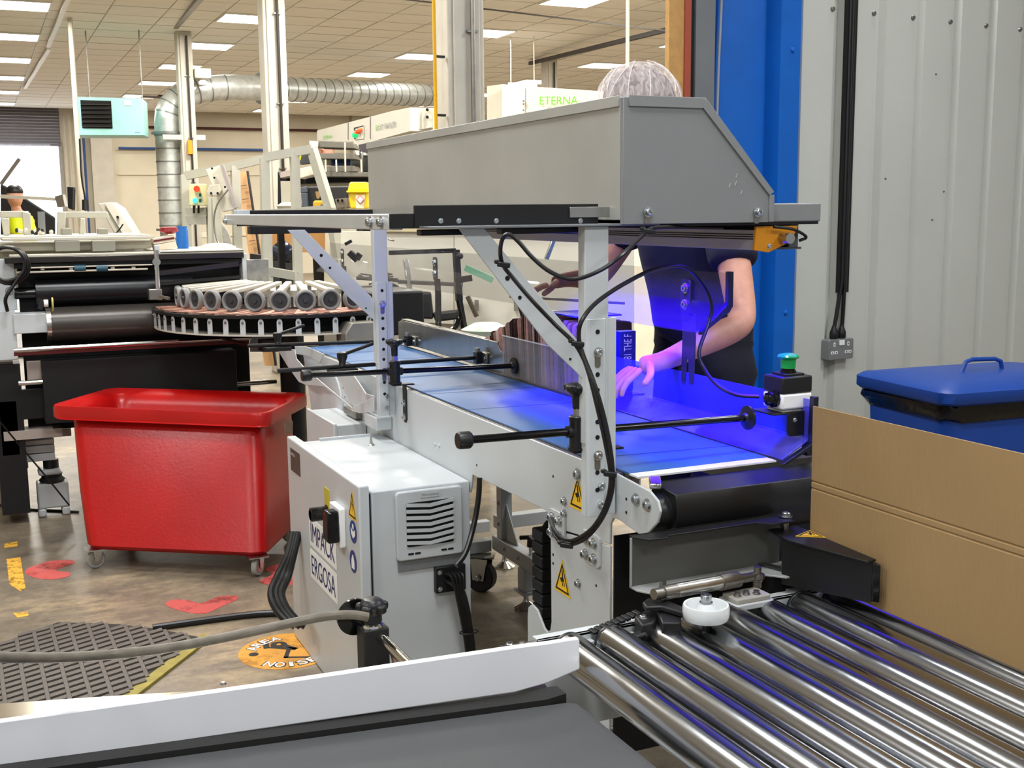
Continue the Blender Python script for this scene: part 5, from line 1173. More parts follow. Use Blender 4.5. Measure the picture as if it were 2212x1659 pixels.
# suspended strip light
for q_ in (1104, 1154):
    a = Pd(q_, 184, 15); M().cyl(a, (a.x, a.y, CEIL), .006, 6).build('hanging_wire', WHITEW, c4t)
sl = thing('strip_light', 'suspended lit strip light above the far machine with green lettering', 'light', Pd(1128, 183, 15))
a = Pd(1098, 183, 15); b = Pd(1160, 187, 15); M().bar(a, b, .05, .05).build('tube_housing', PANEL, sl)
M().bar((a+b)/2, (a+b)/2+Vector((0, 0, -.22)), .012, .012).build('stem', WHITEW, sl)
# duct
du = thing('ventilation_duct', 'galvanised round ventilation duct rising, bending and running right along the ceiling', 'duct', Pd(363, 620, 14.6))
R_ = .16
v0 = Pd(363, 300, 14.6)
vb = Vector((v0.x, v0.y, 0.95)); vt_ = Vector((v0.x, v0.y, 2.55))
pipe = [vb + (vt_-vb)*t/14 for t in range(15)]
ct = Pd(480, 188, 14.9); ctp = Vector((ct.x+.25, ct.y-.02, ct.z))
for k in range(1, 8):
    t = k/8; p1 = Vector((v0.x, v0.y, ct.z+.0)); pipe.append((1-t)**2*vt_ + 2*t*(1-t)*p1 + t*t*ctp)
fr_ = Vector((Pd(935, 207, 17.6).x, Pd(935, 207, 17.6).y, 3.03)); fr_.z = Pd(935, 207, 17.6).z
pipe += [ctp.lerp(fr_, t/6) for t in range(7)]
M().tube(pipe, R_, 26).build('duct_pipe', GALV, du, smooth=40)
def ringat(p, d, r, w, nm='duct_seam', mt=mat('duct_seam_grey', '7f8583', .4, .6)):
    M().cyl(p-d.normalized()*w/2, p+d.normalized()*w/2, r, 26).build(nm, mt, du, smooth=40)
for k in range(9): ringat(vb+(vt_-vb)*(k+1)/10, Vector((0, 0, 1)), R_+.006, .014)
for k in range(15, 22): ringat(pipe[k], pipe[k+1]-pipe[k-1], R_+.006, .014)
for k in range(3, 22): ringat(ctp.lerp(fr_, k/22), fr_-ctp, R_+.005, .012)
for z in (2.42, 1.22): ringat(Vector((v0.x, v0.y, z)), Vector((0, 0, 1)), R_+.045, .03, 'flange')
ringat(ctp.lerp(fr_, .09), fr_-ctp, R_+.045, .03, 'flange')
for z in (2.36, 1.15): M().box(v0.x-.1, c3c.x+.2, v0.y-.28, v0.y-.22, z-.03, z+.03).build('duct_bracket', WHITEW, du)
# heater
n = Vector((math.sin(yaw), math.cos(yaw), 0))
ht = thing('unit_heater', 'turquoise ceiling hung unit heater with a black louvred grille', 'heater', Pd(240, 295, 14))
A, B = Vector((1.236, 15.238, 0)), Vector((1.945, 14.905, 0))
ux = (B-A).normalized(); un = Vector((ux.y, -ux.x, 0))
def H(a, z, o=0): return A+ux*a+un*o+Vector((0, 0, z))
Wd = (B-A).length
M().add([], []).poly3([H(-.06, 2.37), H(Wd, 2.36), H(Wd, 2.80), H(-.06, 2.83)], n*.5-ux*.10).build('casing', TURQ, ht, bevel=.01)
M().poly3([H(.03, 2.46, .008), H(.40, 2.45, .008), H(.40, 2.775, .008), H(.03, 2.79, .008)], -un*.01).build('grille_opening', DARK, ht)
for k in range(6): M().poly3([H(.04, 2.47+k*.052, .03), H(.39, 2.465+k*.052, .03), H(.39, 2.478+k*.052, .01), H(.04, 2.483+k*.052, .01)], un*.004).build('louvre', STEELD, ht)
M().poly3([H(.56, 2.72, .006), H(.65, 2.72, .006), H(.65, 2.78, .006), H(.56, 2.78, .006)], un*.002).build('paper_label', WHT, ht)
text('RWB', H(.70, 2.40, .004), ux, (0, 0, 1), .05, .014, BLKT, ht)
for a_ in (.05, Wd-.08): M().cyl(H(a_, 2.8, -.25), H(a_, CEIL, -.25), .008, 8).build('drop_rod', STEELD, ht)
a = Pd(152, 54, 13.2); b = Pd(190, 560, 13.2)
sp_ = thing('support_pole', 'slim white pole from ceiling to floor carrying a black sensor, in front of the heater', 'pole', (a.x, a.y, 0))
M().cyl((a.x, a.y, 0), (a.x, a.y, CEIL-.01), .028, 12).build('pole', WHITEW, sp_)
M().tube(smoothpts([Pd(172, 300, 12.8), Pd(176, 380, 12.8), Pd(184, 430, 12.8), Pd(184, 455, 12.8)], 4), .010, 8).build('hanging_cable', CABLE, sp_)
M().cyl(Pd(184, 432, 12.8), Pd(184, 454, 12.8), .035).build('pendant_switch', BLACK, sp_)
# ceiling sprinkler / vent marks
M().box(Pd(330, 221, 22).x-.2, Pd(330, 221, 22).x+.2, Pd(330, 221, 22).y-.2, Pd(330, 221, 22).y+.2, CEIL-.03, CEIL).build('ceiling_vent', mat('vent_brown', '4b3c33', .6), label='small dark square vent in the ceiling right of the heater', cat='vent')

# light tubes on ceiling seams (left)
for l, lab in (([(150, -10), (104, 100)], 'long white cable trunking on the ceiling at the top left corner'), ([(106, 105), (54, 190)], 'short white trunking strip on the ceiling left of the heater')):
    a = P(*l[0], Z=CEIL-.03); b = P(*l[1], Z=CEIL-.03); M().bar(a, b, .05, .03).build('ceiling_trunking', WHT, label=lab, cat='trunking')

# monitors / grey tilted cabinet and control parts over the left machine
mo = thing('machine_monitor', 'grey tilted control monitor seen from behind on the left machine', 'monitor', Pd(250, 512, 7.2))
n = Vector((math.sin(yaw), math.cos(yaw), 0))
M().poly3([Pd(px, py, 7.2) for px, py in ((211, 440), (238, 437), (258, 450), (292, 505), (290, 510), (262, 510), (245, 502))], n*.12).build('housing', LG, mo, bevel=.006)
M().poly3([Pd(px, py, 7.19) for px, py in ((226, 438), (245, 438), (292, 503), (291, 509), (268, 509))], n*-.015).build('back_cover', mat('pale_machine', 'd3cfc0', .5), mo, bevel=.004)
M().cyl(Pd(254, 469, 7.17), Pd(254, 469, 7.15), .008).build('black_dot', BLACK, mo); M().tube(smoothpts([Pd(266, 484, 7.1), Pd(256, 498, 7.1), Pd(243, 510, 7.1)], 4), .004, 8).build('lead', CABLE, mo)
pl = quad([(144, 402), (160, 404), (159, 454), (146, 450)], 11.5, .05, 'sensor_box', BLACK, sp_, bevel=.01)
pl = quad([(0, 420), (132, 428), (132, 434), (0, 428)], 11.4, .05, 'cross_bar', LG, sp_)
quad([(118, 424), (135, 420), (140, 446), (124, 448)], 11.3, .08, 'bar_clamp', STEEL, sp_)
a = Pd(262, 508, 7.22); M().box(a.x-.03, a.x+.03, a.y, a.y+.06, 0, a.z).build('stand', LG, mo)
# dark awning shape and worker in the doorway
aw = quad([(0, 396), (30, 412), (75, 442), (118, 470), (118, 520), (0, 520)], 16.5, .05, 'dark_tarpaulin', mat('tarpaulin_black', '26272a', .7), label='dark sloping machine hood behind the worker in the yellow vest', cat='hood', bevel=.02)
M().bar(Pd(2, 398, 15.5), Pd(42, 343, 15.5), .05, .04).build('slanted_pole', STEELD, label='short dark slanted pole in the bright doorway', cat='pole')
# control box on a frame by the duct
GF = mat('grey_guard_frame', 'b9b8ac', .4, .3, var=.05)
sf = thing('guard_frame', 'pale aluminium guard frame stepping up to the right of the duct', 'frame', Pd(560, 560, 8.5))
def fbar(x0, y0, x1, y1, w=.06, d=8.5, nm='frame_bar', mt=GF, par=sf): M().bar(Pd(x0, y0, d), Pd(x1, y1, d), w, w).build(nm, mt, par)
for l in ((399, 378, 405, 545), (508, 360, 514, 560), (571, 342, 576, 585), (400, 380, 508, 358), (508, 358, 572, 343), (571, 340, 674, 322), (636, 330, 640, 462), (674, 322, 714, 452),
          (403, 459, 448, 457), (403, 476, 448, 476), (576, 462, 716, 452), (455, 428, 458, 545), (466, 428, 470, 545), (576, 585, 645, 597), (640, 462, 646, 680), (576, 462, 580, 640), (714, 452, 738, 600)):
    fbar(*l, w=.05 if l[0] >= 571 else .06, d=6.9 if l[0] >= 571 else 8.5)
cbx = thing('control_box', 'cream control box with red knob and glowing cyan button on the guard frame', 'control box', Pd(422, 440, 8.3))
quad([(407, 397), (440, 397), (441, 444), (409, 444)], 8.35, .10, 'box', mat('cream_box', 'd5cf9f', .5), cbx, bevel=.006)
M().cyl(Pd(425, 408, 8.33), Pd(425, 408, 8.25), .022).build('red_knob', mat('orange_red', 'd8481e', .4), cbx); M().cyl(Pd(421, 433, 8.33), Pd(421, 433, 8.28), .017).build('cyan_button', mat('cyan_glow', '2fd0ee', .4, emit=1.5, var=0), cbx)
for py in (421, 433): quad([(430, py-3), (434, py-3), (434, py+3), (430, py+3)], 8.34, .01, 'label_square', mat('dark_green_label', '24523f', .5), cbx)
for px in (419, 429): M().cyl(Pd(px, 444, 8.38), Pd(px, 460, 8.4), .008, 8).build('lead', CABLE, cbx)
# tilted grey arm unit
tu = thing('tilted_guide', 'pale perforated tilted guide arm standing between the control box and the plank', 'guide', Pd(475, 450, 8.2))
quad([(444, 366), (477, 357), (510, 452), (480, 458)], 8.2, .05, 'plate', mat('pale_machine'), tu, bevel=.005); quad([(475, 356), (482, 357), (512, 448), (505, 452)], 8.15, .05, 'edge', mat('edge_mauve', '9a9290', .5), tu)
quad([(446, 415), (452, 400), (472, 398), (478, 412), (472, 424), (450, 424)], 8.1, .05, 'pivot_plate', LG, tu, bevel=.005)
for px, py in ((456, 417), (470, 417), (463, 384), (458, 364), (486, 404)): M().cyl(Pd(px, py, 8.12), Pd(px, py, 8.05), .008, 8).build('hole', DARK, tu)
# pine plank leaning
pk = thing('leaning_plank', 'long pine plank with black edge leaning behind the guard frame', 'plank', Pd(540, 560, 9.5))
quad([(512, 373), (534, 369), (596, 790), (572, 790)], 9.5, .04, 'board', WOOD, pk); quad([(532, 370), (535, 369), (597, 790), (593, 790)], 9.45, .04, 'black_edge', BLACK, pk)
for py, px in ((401, 526), (430, 530), (520, 545)): M().bar(Pd(px-7, py+1, 9.46), Pd(px+7, py-1, 9.46), .006, .006).build('pencil_line', mat('pencil', '6b5040', .6), pk)
pw = thing('standing_board', 'second pale board standing beside the leaning plank under the silver bar', 'board', Pd(568, 560, 9.6)); quad([(555, 490), (572, 490), (584, 790), (568, 790)], 9.6, .04, 'board', mat('pale_wood', 'dcc7a0', .6), pw)
M().tube(smoothpts([Pd(492, 410, 8.0), Pd(470, 440, 8.0), Pd(462, 480, 8.0), Pd(472, 525, 8.0), Pd(498, 540, 8.0)], 5), .006, 8).build('thin_cable', STEELD, tu)
m = M().poly3([Pd(px, py, 8.7) for px, py in ((478, 482), (492, 500), (502, 530), (500, 540), (482, 532))], n*.03); m.build('plastic_wrap', mat('crumpled_plastic', 'c9c9c6', .2, .2, bump=.6, bs=30), label='crumpled clear plastic wrap beside the tilted guide', cat='wrap')
m = M().lathe([(.06, 0), (.085, .03), (.075, .08), (.03, .13), (.0001, .135)], Pd(611, 563, 8.2), (.15, 0, 1), 14)
for i, v in enumerate(m.v): m.v[i] = v + Vector((random.uniform(-.02, .02), random.uniform(-.02, .02), random.uniform(-.01, .01)))
m.build('rubbish_bag', mat('navy_bag', '1a2038', .25, bump=.5, bs=15), label='crumpled dark blue plastic bag on the pale frame under the rail', cat='bag', smooth=60)

# shelf rack with trays, tool boxes, yellow bin
sh = thing('shelf_rack', 'grey rack of stacked metal trays and a shelf behind the hood', 'rack', Pd(740, 460, 7.6))
GT = mat('grey_tray', '67635a', .5, .2)
for l in ([(686, 304), (760, 307), (768, 321), (687, 318)], [(689, 331), (763, 331), (770, 344), (690, 343)], [(693, 358), (765, 358), (773, 371), (696, 372)], [(697, 371), (797, 373), (797, 382), (700, 382)]):
    quad(l, 7.6, .25, 'tray', GT, sh, bevel=.004)
quad([(668, 304), (687, 305), (686, 318), (670, 319)], 7.58, .2, 'tray', mat('pale_machine'), sh)
for x in (745, 726, 703, 780): M().bar(Pd(x, 308 if x == 745 else 345, 7.55), Pd(x+1, 371, 7.55), .009, .009).build('upright', WHITEW, sh)
quad([(648, 364), (674, 358), (676, 378), (646, 386)], 7.5, .2, 'white_tray', WHITEW, sh, bevel=.005); quad([(602, 372), (635, 366), (635, 378), (606, 384)], 7.5, .3, 'white_tray', mat('pinkish_grey'), sh)
quad([(600, 386), (798, 382), (798, 392), (600, 398)], 7.7, .4, 'dark_shelf', mat('dark_recess'), sh); quad([(602, 398), (798, 392), (798, 402), (604, 402)], 7.9, .1, 'back_panel', LG, sh)
quad([(600, 452), (798, 449), (798, 458), (600, 460)], 7.3, .5, 'lower_shelf', WHITEW, sh); quad([(606, 391), (627, 391), (627, 452), (608, 452)], 7.5, .04, 'side_panel', mat('beige_grey'), sh)
quad([(600, 372), (606, 372), (606, 460), (600, 460)], 7.5, .04, 'dark_post', DARK, sh)
quad([(647, 322), (672, 320), (672, 352), (647, 355)], 7.8, .1, 'dark_bin', mat('dark_bin', '2c2f30', .5), sh)
M().bar(Pd(648, 333, 7.4), Pd(646, 346, 7.4), .02, .01).build('yellow_strap', YEL, sh)
quad([(690, 344), (738, 345), (738, 357), (690, 356)], 7.75, .1, 'switch_panel', LG, sh); quad([(716, 345), (757, 345), (757, 358), (716, 358)], 7.7, .1, 'navy_case', mat('navy_case', '122b5e', .4), sh)
quad([(757, 340), (798, 340), (798, 372), (757, 372)], 8.0, .1, 'dark_back', mat('dark_green_black', '24271f', .6), sh); quad([(776, 328), (783, 328), (783, 371), (779, 371)], 7.9, .05, 'upright', STEEL, sh)
tbx = thing('tool_box', 'large black tool box with brass catch on the shelf', 'tool box', Pd(700, 450, 7.3))
quad([(650, 403), (752, 402), (752, 448), (652, 450)], 7.25, .3, 'body', BLACKM, tbx, bevel=.01); quad([(648, 405), (662, 402), (662, 416), (648, 417)], 7.2, .3, 'lid_corner', mat('tool_box_grey', '4a5360', .5), tbx, bevel=.005)
quad([(650, 417), (662, 417), (664, 448), (653, 448)], 7.2, .3, 'grey_end', mat('tool_box_grey'), tbx, bevel=.005); quad([(681, 414), (692, 413), (692, 424), (688, 430), (684, 428)], 7.2, .02, 'brass_catch', mat('dirty_brass', '9a8158', .4, .6), tbx)
quad([(675, 437), (680, 433), (701, 433), (702, 449), (676, 450)], 7.1, .1, 'yellow_pouch', mat('mustard', 'e9b72a', .5), label='small yellow pouch on the shelf in front of the black tool box', cat='pouch', bevel=.01)
quad([(692, 442), (700, 442), (700, 448), (692, 448)], 7.08, .02, 'blue_patch', mat('teal_tin', '3a6a86', .5), sh)
gb = thing('card_box', 'small grey cardboard box with two round holes beside the yellow bin', 'box', Pd(738, 448, 7.1)); quad([(724, 430), (749, 427), (751, 447), (727, 449)], 7.1, .12, 'body', mat('grey_card', '8d857c', .7), gb)
for px in (730, 739): M().cyl(Pd(px, 433, 7.10), Pd(px, 433, 7.07), .008, 10).build('hole', DARK, gb)
quad([(735, 416), (746, 412), (748, 428), (733, 427)], 7.3, .06, 'grey_wedge', STEELD, label='grey wedge shaped tool standing behind the card box', cat='tool')
M().lathe([(.06, 0), (.07, .02), (.04, .04), (.0001, .045)], Pd(622, 452, 7.1), (0, 0, 1), 14).build('tape_roll', WHITEW, label='white rag lying on the shelf beside the black post', cat='rag')
yb = thing('sharps_bin', 'bright yellow waste bin with tapered lid and diamond hazard label', 'bin', Pd(773, 450, 7.0))
quad([(752, 414), (795, 414), (792, 451), (757, 451)], 7.0, .18, 'body', YEL, yb, bevel=.01); quad([(755, 393), (792, 393), (795, 413), (750, 414)], 7.0, .18, 'lid', YEL, yb, bevel=.01)
quad([(748, 412), (797, 412), (797, 416), (748, 416)], 6.97, .22, 'lid_rim', YEL, yb, bevel=.004); quad([(768, 421), (788, 421), (786, 450), (769, 450)], 6.985, .01, 'label', mat('label_cream', 'efe6c8', .6), yb)
quad([(778, 422), (787, 431), (778, 441), (769, 431)], 6.975, .008, 'hazard_diamond', mat('orange_red'), yb); quad([(778, 424), (785, 431), (778, 439), (771, 431)], 6.968, .006, 'diamond_centre', WHT, yb)

for x in (606, 792): a = Pd(x, 460, 7.6); M().box(a.x-.02, a.x+.02, a.y, a.y+.04, 0, a.z).build('leg', DARK, sh)
# machines with green lettering
e1 = thing('cutting_machine', 'long white machine top lettered E CUT 1060 ELITE with a red and green lamp window', 'machine', Pd(790, 300, 9.5))
def on(px, py, p0=(685, 9.9), p1=(886, 7.4)):
    t = (px-p0[0])/(p1[0]-p0[0]); return Pd(px, py, 1/((1-t)/p0[1]+t/p1[1]))
def fac(l, name, mt, par, off=.0, dep=.3, **k):
    nn = (on(886, 300)-on(685, 300)); nn.z = 0; nn = Vector((-nn.y, nn.x, 0)).normalized(); nn = nn if nn.x > 0 else -nn
    return M().poly3([on(*q)-nn*off for q in l], nn*dep).build(name, mt, par, smooth=0, **k)
WM = mat('machine_white_cream', 'cfccc0', .45, var=.02)
fac([(685, 282), (846, 240), (886, 232), (886, 283), (772, 314), (762, 306), (685, 304)], 'front_panel', WM, e1, dep=.5)
fac([(752, 264), (753, 263.5), (753, 302), (752, 302)], 'panel_joint', GREYT, e1, .004, .003); fac([(800, 251), (801, 251), (801, 300), (800, 300)], 'panel_joint', GREYT, e1, .004, .003)
quad([(886, 232), (935, 234), (935, 276), (886, 282)], 7.42, .4, 'side_panel', mat('machine_side', 'bdbcb0', .5), e1); quad([(911, 234), (933, 235), (933, 275), (911, 279)], 7.40, .01, 'hinge_plate', LG, e1)
for py in (237, 253): M().cyl(Pd(923, py, 7.39), Pd(923, py, 7.37), .010, 12).build('hole', BLACK, e1)
fac([(767, 276), (787, 271), (787, 300), (768, 302)], 'lamp_window', mat('window_pale', 'cfd0c4', .4), e1, .006, .003)
fac([(767, 276), (787, 271), (787, 272.5), (768, 278), (770, 300), (768, 301)], 'window_edge', BLKT, e1, .010, .003)
for px, py, c_, r_, e_ in ((773, 292, '10c070', .014, 1), (780, 284, 'e04a20', .013, .3), (784, 281, 'e2632e', .010, .3), (776, 286, 'e08a5a', .008, .3)):
    q = on(px, py); q2 = q-Vector((.04, .0, 0)); M().cyl(q-Vector((.005, 0, 0)), q2, r_*1.3, 12).build('window_lamp', mat('lamp_'+c_, c_, .4, emit=e_, var=0), e1)
def ftext(s, px0, px1, pyc0, pyc1, hpx, mt, par, off=.008):
    a = on(px0, pyc0); b = on(px1, pyc1); u = b-a; c = (a+b)/2; nn = Vector((-u.y, u.x, 0)).normalized(); nn = nn if nn.x > 0 else -nn
    text(s, c-nn*off, u, (0, 0, 1), u.length, hpx/2500*c.dot(_f), mt, par)
ftext('E', 814, 819, 276.5, 275.8, 11, GREENT, e1); ftext('CUT 1060 ELITE', 820, 857, 275, 268, 11, GREYT, e1); ftext('ETERNA', 700, 719, 298, 294, 8, GREENT, e1)
quad([(768, 314), (798, 308), (798, 340), (770, 322)], 8.2, .1, 'dark_mouth', mat('dark_mouth', '3a3438', .5), e1); quad([(762, 308), (770, 310), (773, 328), (790, 330), (790, 335), (770, 335)], 8.0, .1, 'white_pipe', WM, e1)
quad([(770, 312), (960, 270), (960, 800), (770, 800)], 10.2, .1, 'lower_body', mat('dark_green_black'), e1)
e2 = thing('large_press', 'tall cream machine lettered ETERNA in green left of the hair net', 'machine', Pd(1180, 400, 10.5))
quad([(1052, 186), (1084, 182), (1084, 480), (1052, 480)], 10.9, .1, 'end_panel', LG, e2)
quad([(1084, 182), (1135, 186), (1135, 480), (1084, 480)], 10.5, 1.0, 'door_panel', WM, e2); quad([(1136, 186), (1330, 199), (1330, 480), (1136, 480)], 10.5, 1.0, 'front_panel', WM, e2)
quad([(700, 470), (1420, 470), (1420, 820), (700, 820)], 10.6, .5, 'lower_body', mat('machine_cream_lower', 'e2dcc8', .5), e2)
n_ = Vector((math.sin(yaw), math.cos(yaw), 0)); uu = Vector((math.cos(yaw), -math.sin(yaw), 0))
text('ETERNA', Pd(1207, 217, 10.47), uu, (0, 0, 1), .345, .072, GREENT, e2); text('ART WORK', Pd(1196, 233, 10.47), uu, (0, 0, 1), .12, .02, GREYT, e2)
for py in (218, 225, 238): M().cyl(Pd(1131, py, 10.48), Pd(1131, py, 10.45), .01, 8).build('rivet', GREYT, e2)

# cream guarded machine right behind the clear shield
g2 = thing('guarded_machine', 'cream machine casing with black levers and arms seen through the clear shield', 'machine', Pd(980, 600, 5.6))
CW = mat('casing_cream', 'e6dfcb', .5, var=.03)
quad([(736, 500), (800, 500), (800, 660), (736, 640)], 6.0, .05, 'casing_panel', CW, g2)
quad([(800, 500), (980, 498), (980, 700), (800, 690)], 5.98, .05, 'casing_panel', CW, g2); quad([(982, 498), (1260, 496), (1260, 720), (982, 700)], 5.98, .05, 'casing_panel', CW, g2); quad([(1262, 496), (1370, 496), (1370, 820), (1262, 800)], 5.98, .05, 'casing_panel', CW, g2)
quad([(830, 492), (1260, 496), (1260, 504), (830, 500)], 5.95, .05, 'top_edge', mat('casing_edge', 'd9c89c', .5), g2)
quad([(700, 680), (1370, 690), (1370, 860), (700, 830)], 6.02, .05, 'lower_casing', CW, g2)
for l, w_, mt in (((840, 546, 985, 541), .022, BLACKM), ((985, 540, 992, 650), .03, BLACKM), ((876, 560, 895, 700), .024, CHROME), ((992, 648, 1012, 760), .024, BLACKM), ((1010, 640, 1030, 684), .02, mat('bronze_lever', '5a5040', .5)), ((1180, 560, 1196, 518), .02, STEEL),
                 ((1122, 660, 1132, 694), .016, BLACKM), ((1145, 668, 1152, 694), .012, mat('bronze_lever')), ((755, 545, 772, 562), .03, BLACKM), ((770, 560, 778, 548), .03, BLACKM), ((990, 605, 1020, 600), .03, BLACKM),
                 ((770, 600, 860, 605), .02, STEELD), ((860, 608, 1000, 615), .02, STEELD), ((1100, 640, 1350, 655), .014, STEELD), ((745, 528, 760, 520), .016, BLACKM), ((838, 517, 852, 520), .008, STEEL)):
    M().bar(Pd(l[0], l[1], 5.7), Pd(l[2], l[3], 5.7), w_, w_).build('lever_bar', mt, g2, bevel=.002)
for l in ([(858, 628), (930, 632), (936, 690), (860, 686)], [(835, 608), (862, 620), (862, 660), (838, 650)], [(934, 676), (990, 670), (990, 690), (940, 696)], [(985, 548), (1000, 548), (1000, 560), (985, 560)]):
    quad(l, 5.6, .06, 'black_cover', mat('soft_black', '1d1c1b', .45), g2, bevel=.01)
M().tube(smoothpts([Pd(930, 712, 5.4), Pd(965, 716, 5.4), Pd(985, 705, 5.4), Pd(992, 688, 5.4)], 5), .012, 10).build('curved_guide', BLACKG, g2)
for k in range(10): M().bar(Pd(770+random.uniform(0, 80), 585+random.uniform(0, 30), 5.65), Pd(770+random.uniform(0, 80), 590+random.uniform(0, 30), 5.65), .008, .008).build('linkage_rod', STEELD, g2)
M().bar(Pd(1005, 578, 5.5), Pd(1065, 605, 5.5), .022, .03).build('green_handle', mat('pale_green_plastic', '8fc9a6', .5), g2)
for x in (1025, 1110): quad([(x, 648), (x+9, 648), (x+9, 672), (x, 672)], 5.95, .01, 'slot_plate', mat('slot_grey', '8a867a', .5), g2)
m = M().lathe([(.09, 0), (.10, .02), (.05, .045), (.0001, .048)], Pd(1050, 722, 4.6), (0, 0, 1), 14); m.build('plastic_sheet', mat('pale_green_film', 'cfddd0', .3), label='crumpled pale green plastic film behind the fanned cartons', cat='film')
quad([(1140, 690), (1250, 700), (1250, 712), (1140, 705)], 4.6, .1, 'white_tray', WHITEW, label='white tray behind the blue cartons', cat='tray')
quad([(575, 490), (700, 490), (700, 545), (575, 545)], 8.9, .05, 'cardboard_stack', mat('brown_card_stack', 'a87a45', .7, var=.12), label='brown cardboard sheets standing behind the silver bar', cat='cardboard')
quad([(540, 548), (640, 560), (640, 760), (540, 760)], 8.8, .05, 'dark_machine_side', BLACKM, label='dark machine side below the pale frame, behind the curved table', cat='machine panel')
# ================================================================ people
SKIN = mat('skin_tone', 'dba08a', .5, var=.08, vs=40); NAVY = mat('navy_cotton', '1b1e36', .85, var=.12, vs=20, bump=.4, bs=18)
def skinmesh(name, chains, mt, par, sub=2, cat=None, **k):
    """chains: lists of (point, radius[, radius2]); a point equal to an earlier one joins it; first vertex of each island is its root"""
    vs = []; es = []; rs = []; idx = {}; roots = []
    for c in chains:
        prev = None
        for it in c:
            p = Vector(it[0]); key = (round(p.x, 4), round(p.y, 4), round(p.z, 4))
            if key not in idx:
                idx[key] = len(vs); vs.append(p); rs.append((it[1], it[2] if len(it) > 2 else it[1]))
                if prev is None: roots.append(idx[key])
            if prev is not None and prev != idx[key]: es.append((prev, idx[key]))
            prev = idx[key]
    lo = Vector([min(v[i] for v in vs) for i in range(3)]); hi = Vector([max(v[i] for v in vs) for i in range(3)]); off = (lo+hi)/2
    me = bpy.data.meshes.new(name); me.from_pydata([v-off for v in vs], es, []); me.materials.append(mt)
    o = bpy.data.objects.new(name, me); C.objects.link(o)
    sk = o.modifiers.new('skin', 'SKIN'); sk.use_smooth_shade = True
    for i, sv in enumerate(me.skin_vertices[0].data):
        sv.radius = rs[i]; sv.use_root = i in roots
    if sub: 
        sb = o.modifiers.new('sub', 'SUBSURF'); sb.levels = sub; sb.render_levels = sub
    root = Vector((0, 0, 0)); q = par
    while q is not None: root += q.location; q = q.parent
    o.parent = par; o.location = off-root; return tag(o, **k)
def V(*a): return Vector(a)
pr = thing('person', 'person in a navy T-shirt and white hair net, arms reaching over the conveyor', 'person', (2.05, 3.03, 0))
hc = P(1380, 236, D=3.42)                       # head centre
pel = V(2.06, 3.05, .98); bel = V(2.05, 3.05, 1.12); che = V(1.99, 3.04, 1.36); nek = V(1.93, 3.03, 1.54)
Ls = V(1.99, 2.86, 1.48); Rs = V(1.97, 3.22, 1.48)
Le = P(1606, 700, D=3.22); Lw = P(1430, 782, D=3.08); Lp = P(1380, 792, D=3.07)
Re = P(1295, 600, D=3.86); Rw = P(1225, 603, D=3.84); Rp = P(1190, 612, D=3.84)
Lu = Ls.lerp(Le, .55); Lf = Le.lerp(Lw, .35); Rf = Re.lerp(Rw, .4)
Lh = V(2.06, 2.95, .92); Rh = V(2.06, 3.15, .92)
def leg_(h, dy): return [(h, .085), (h+V(-.01, dy, -.42), .062), (V(h.x+.02, h.y+dy, .10), .042), (V(h.x-.06, h.y+dy, .04), .035), (V(h.x-.13, h.y+dy, .03), .028)]
def fingers(p, d, side, curl, ln=1.0):
    d = d.normalized(); s = side.normalized(); o = []; dn = curl.normalized()
    for k, (off, L, r) in enumerate(((-.030, .072, .0085), (-.010, .082, .009), (.010, .078, .0088), (.029, .060, .0078))):
        a = p + d*.030 + s*off; b = a + d*L*.45*ln + dn*.006; c = b + (d*.75+dn*.65).normalized()*L*.33; e = c + (d*.3+dn*.95).normalized()*L*.27
        o.append([(p+s*off*.7+d*.01, r*1.1), (a, r*1.08), (b, r), (c, r*.92), (e, r*.72)])
    a = p - s*.034 - d*.015; b = a - s*.030 + d*.022 + dn*.012; c = b + d*.030 - s*.006 + dn*.012
    o.append([(p-s*.015-d*.02, .012), (a, .0125), (b, .011), (c, .0085)]); return o
Ld = (Lp-Lw).normalized()
Ldir = (P(1345, 815, D=3.05)-Lp).normalized(); Rdir = (P(1160, 622, D=3.84)-Rp).normalized()
chains = [[(pel, .10), (bel, .10), (che, .12), (nek, .058), (hc+V(.03, 0, -.10), .055)],
          [(che, .12), (Ls, .062), (Lu, .052), (Le, .043), (Lf, .041), (Lw, .027), (Lp, .030, .020)],
          [(che, .12), (Rs, .062), (Rs.lerp(Re, .5), .052), (Re, .042), (Rf, .038), (Rw, .027), (Rp, .030, .020)],
          [(pel, .10)] + leg_(Lh, -.03), [(pel, .10)] + leg_(Rh, .03)]
chains += fingers(Lp, Ldir, V(0, -.6, .8).cross(Ldir).cross(Ldir)*-1 if 0 else Ldir.cross(V(0, 0, 1)).cross(Ldir)*0+Ldir.cross(V(0, 0, 1)), V(0, 0, -1))
chains += fingers(Rp, Rdir, Rdir.cross(V(0, 0, 1)), V(0, 0, -1))
body = skinmesh('body', chains, SKIN, pr)
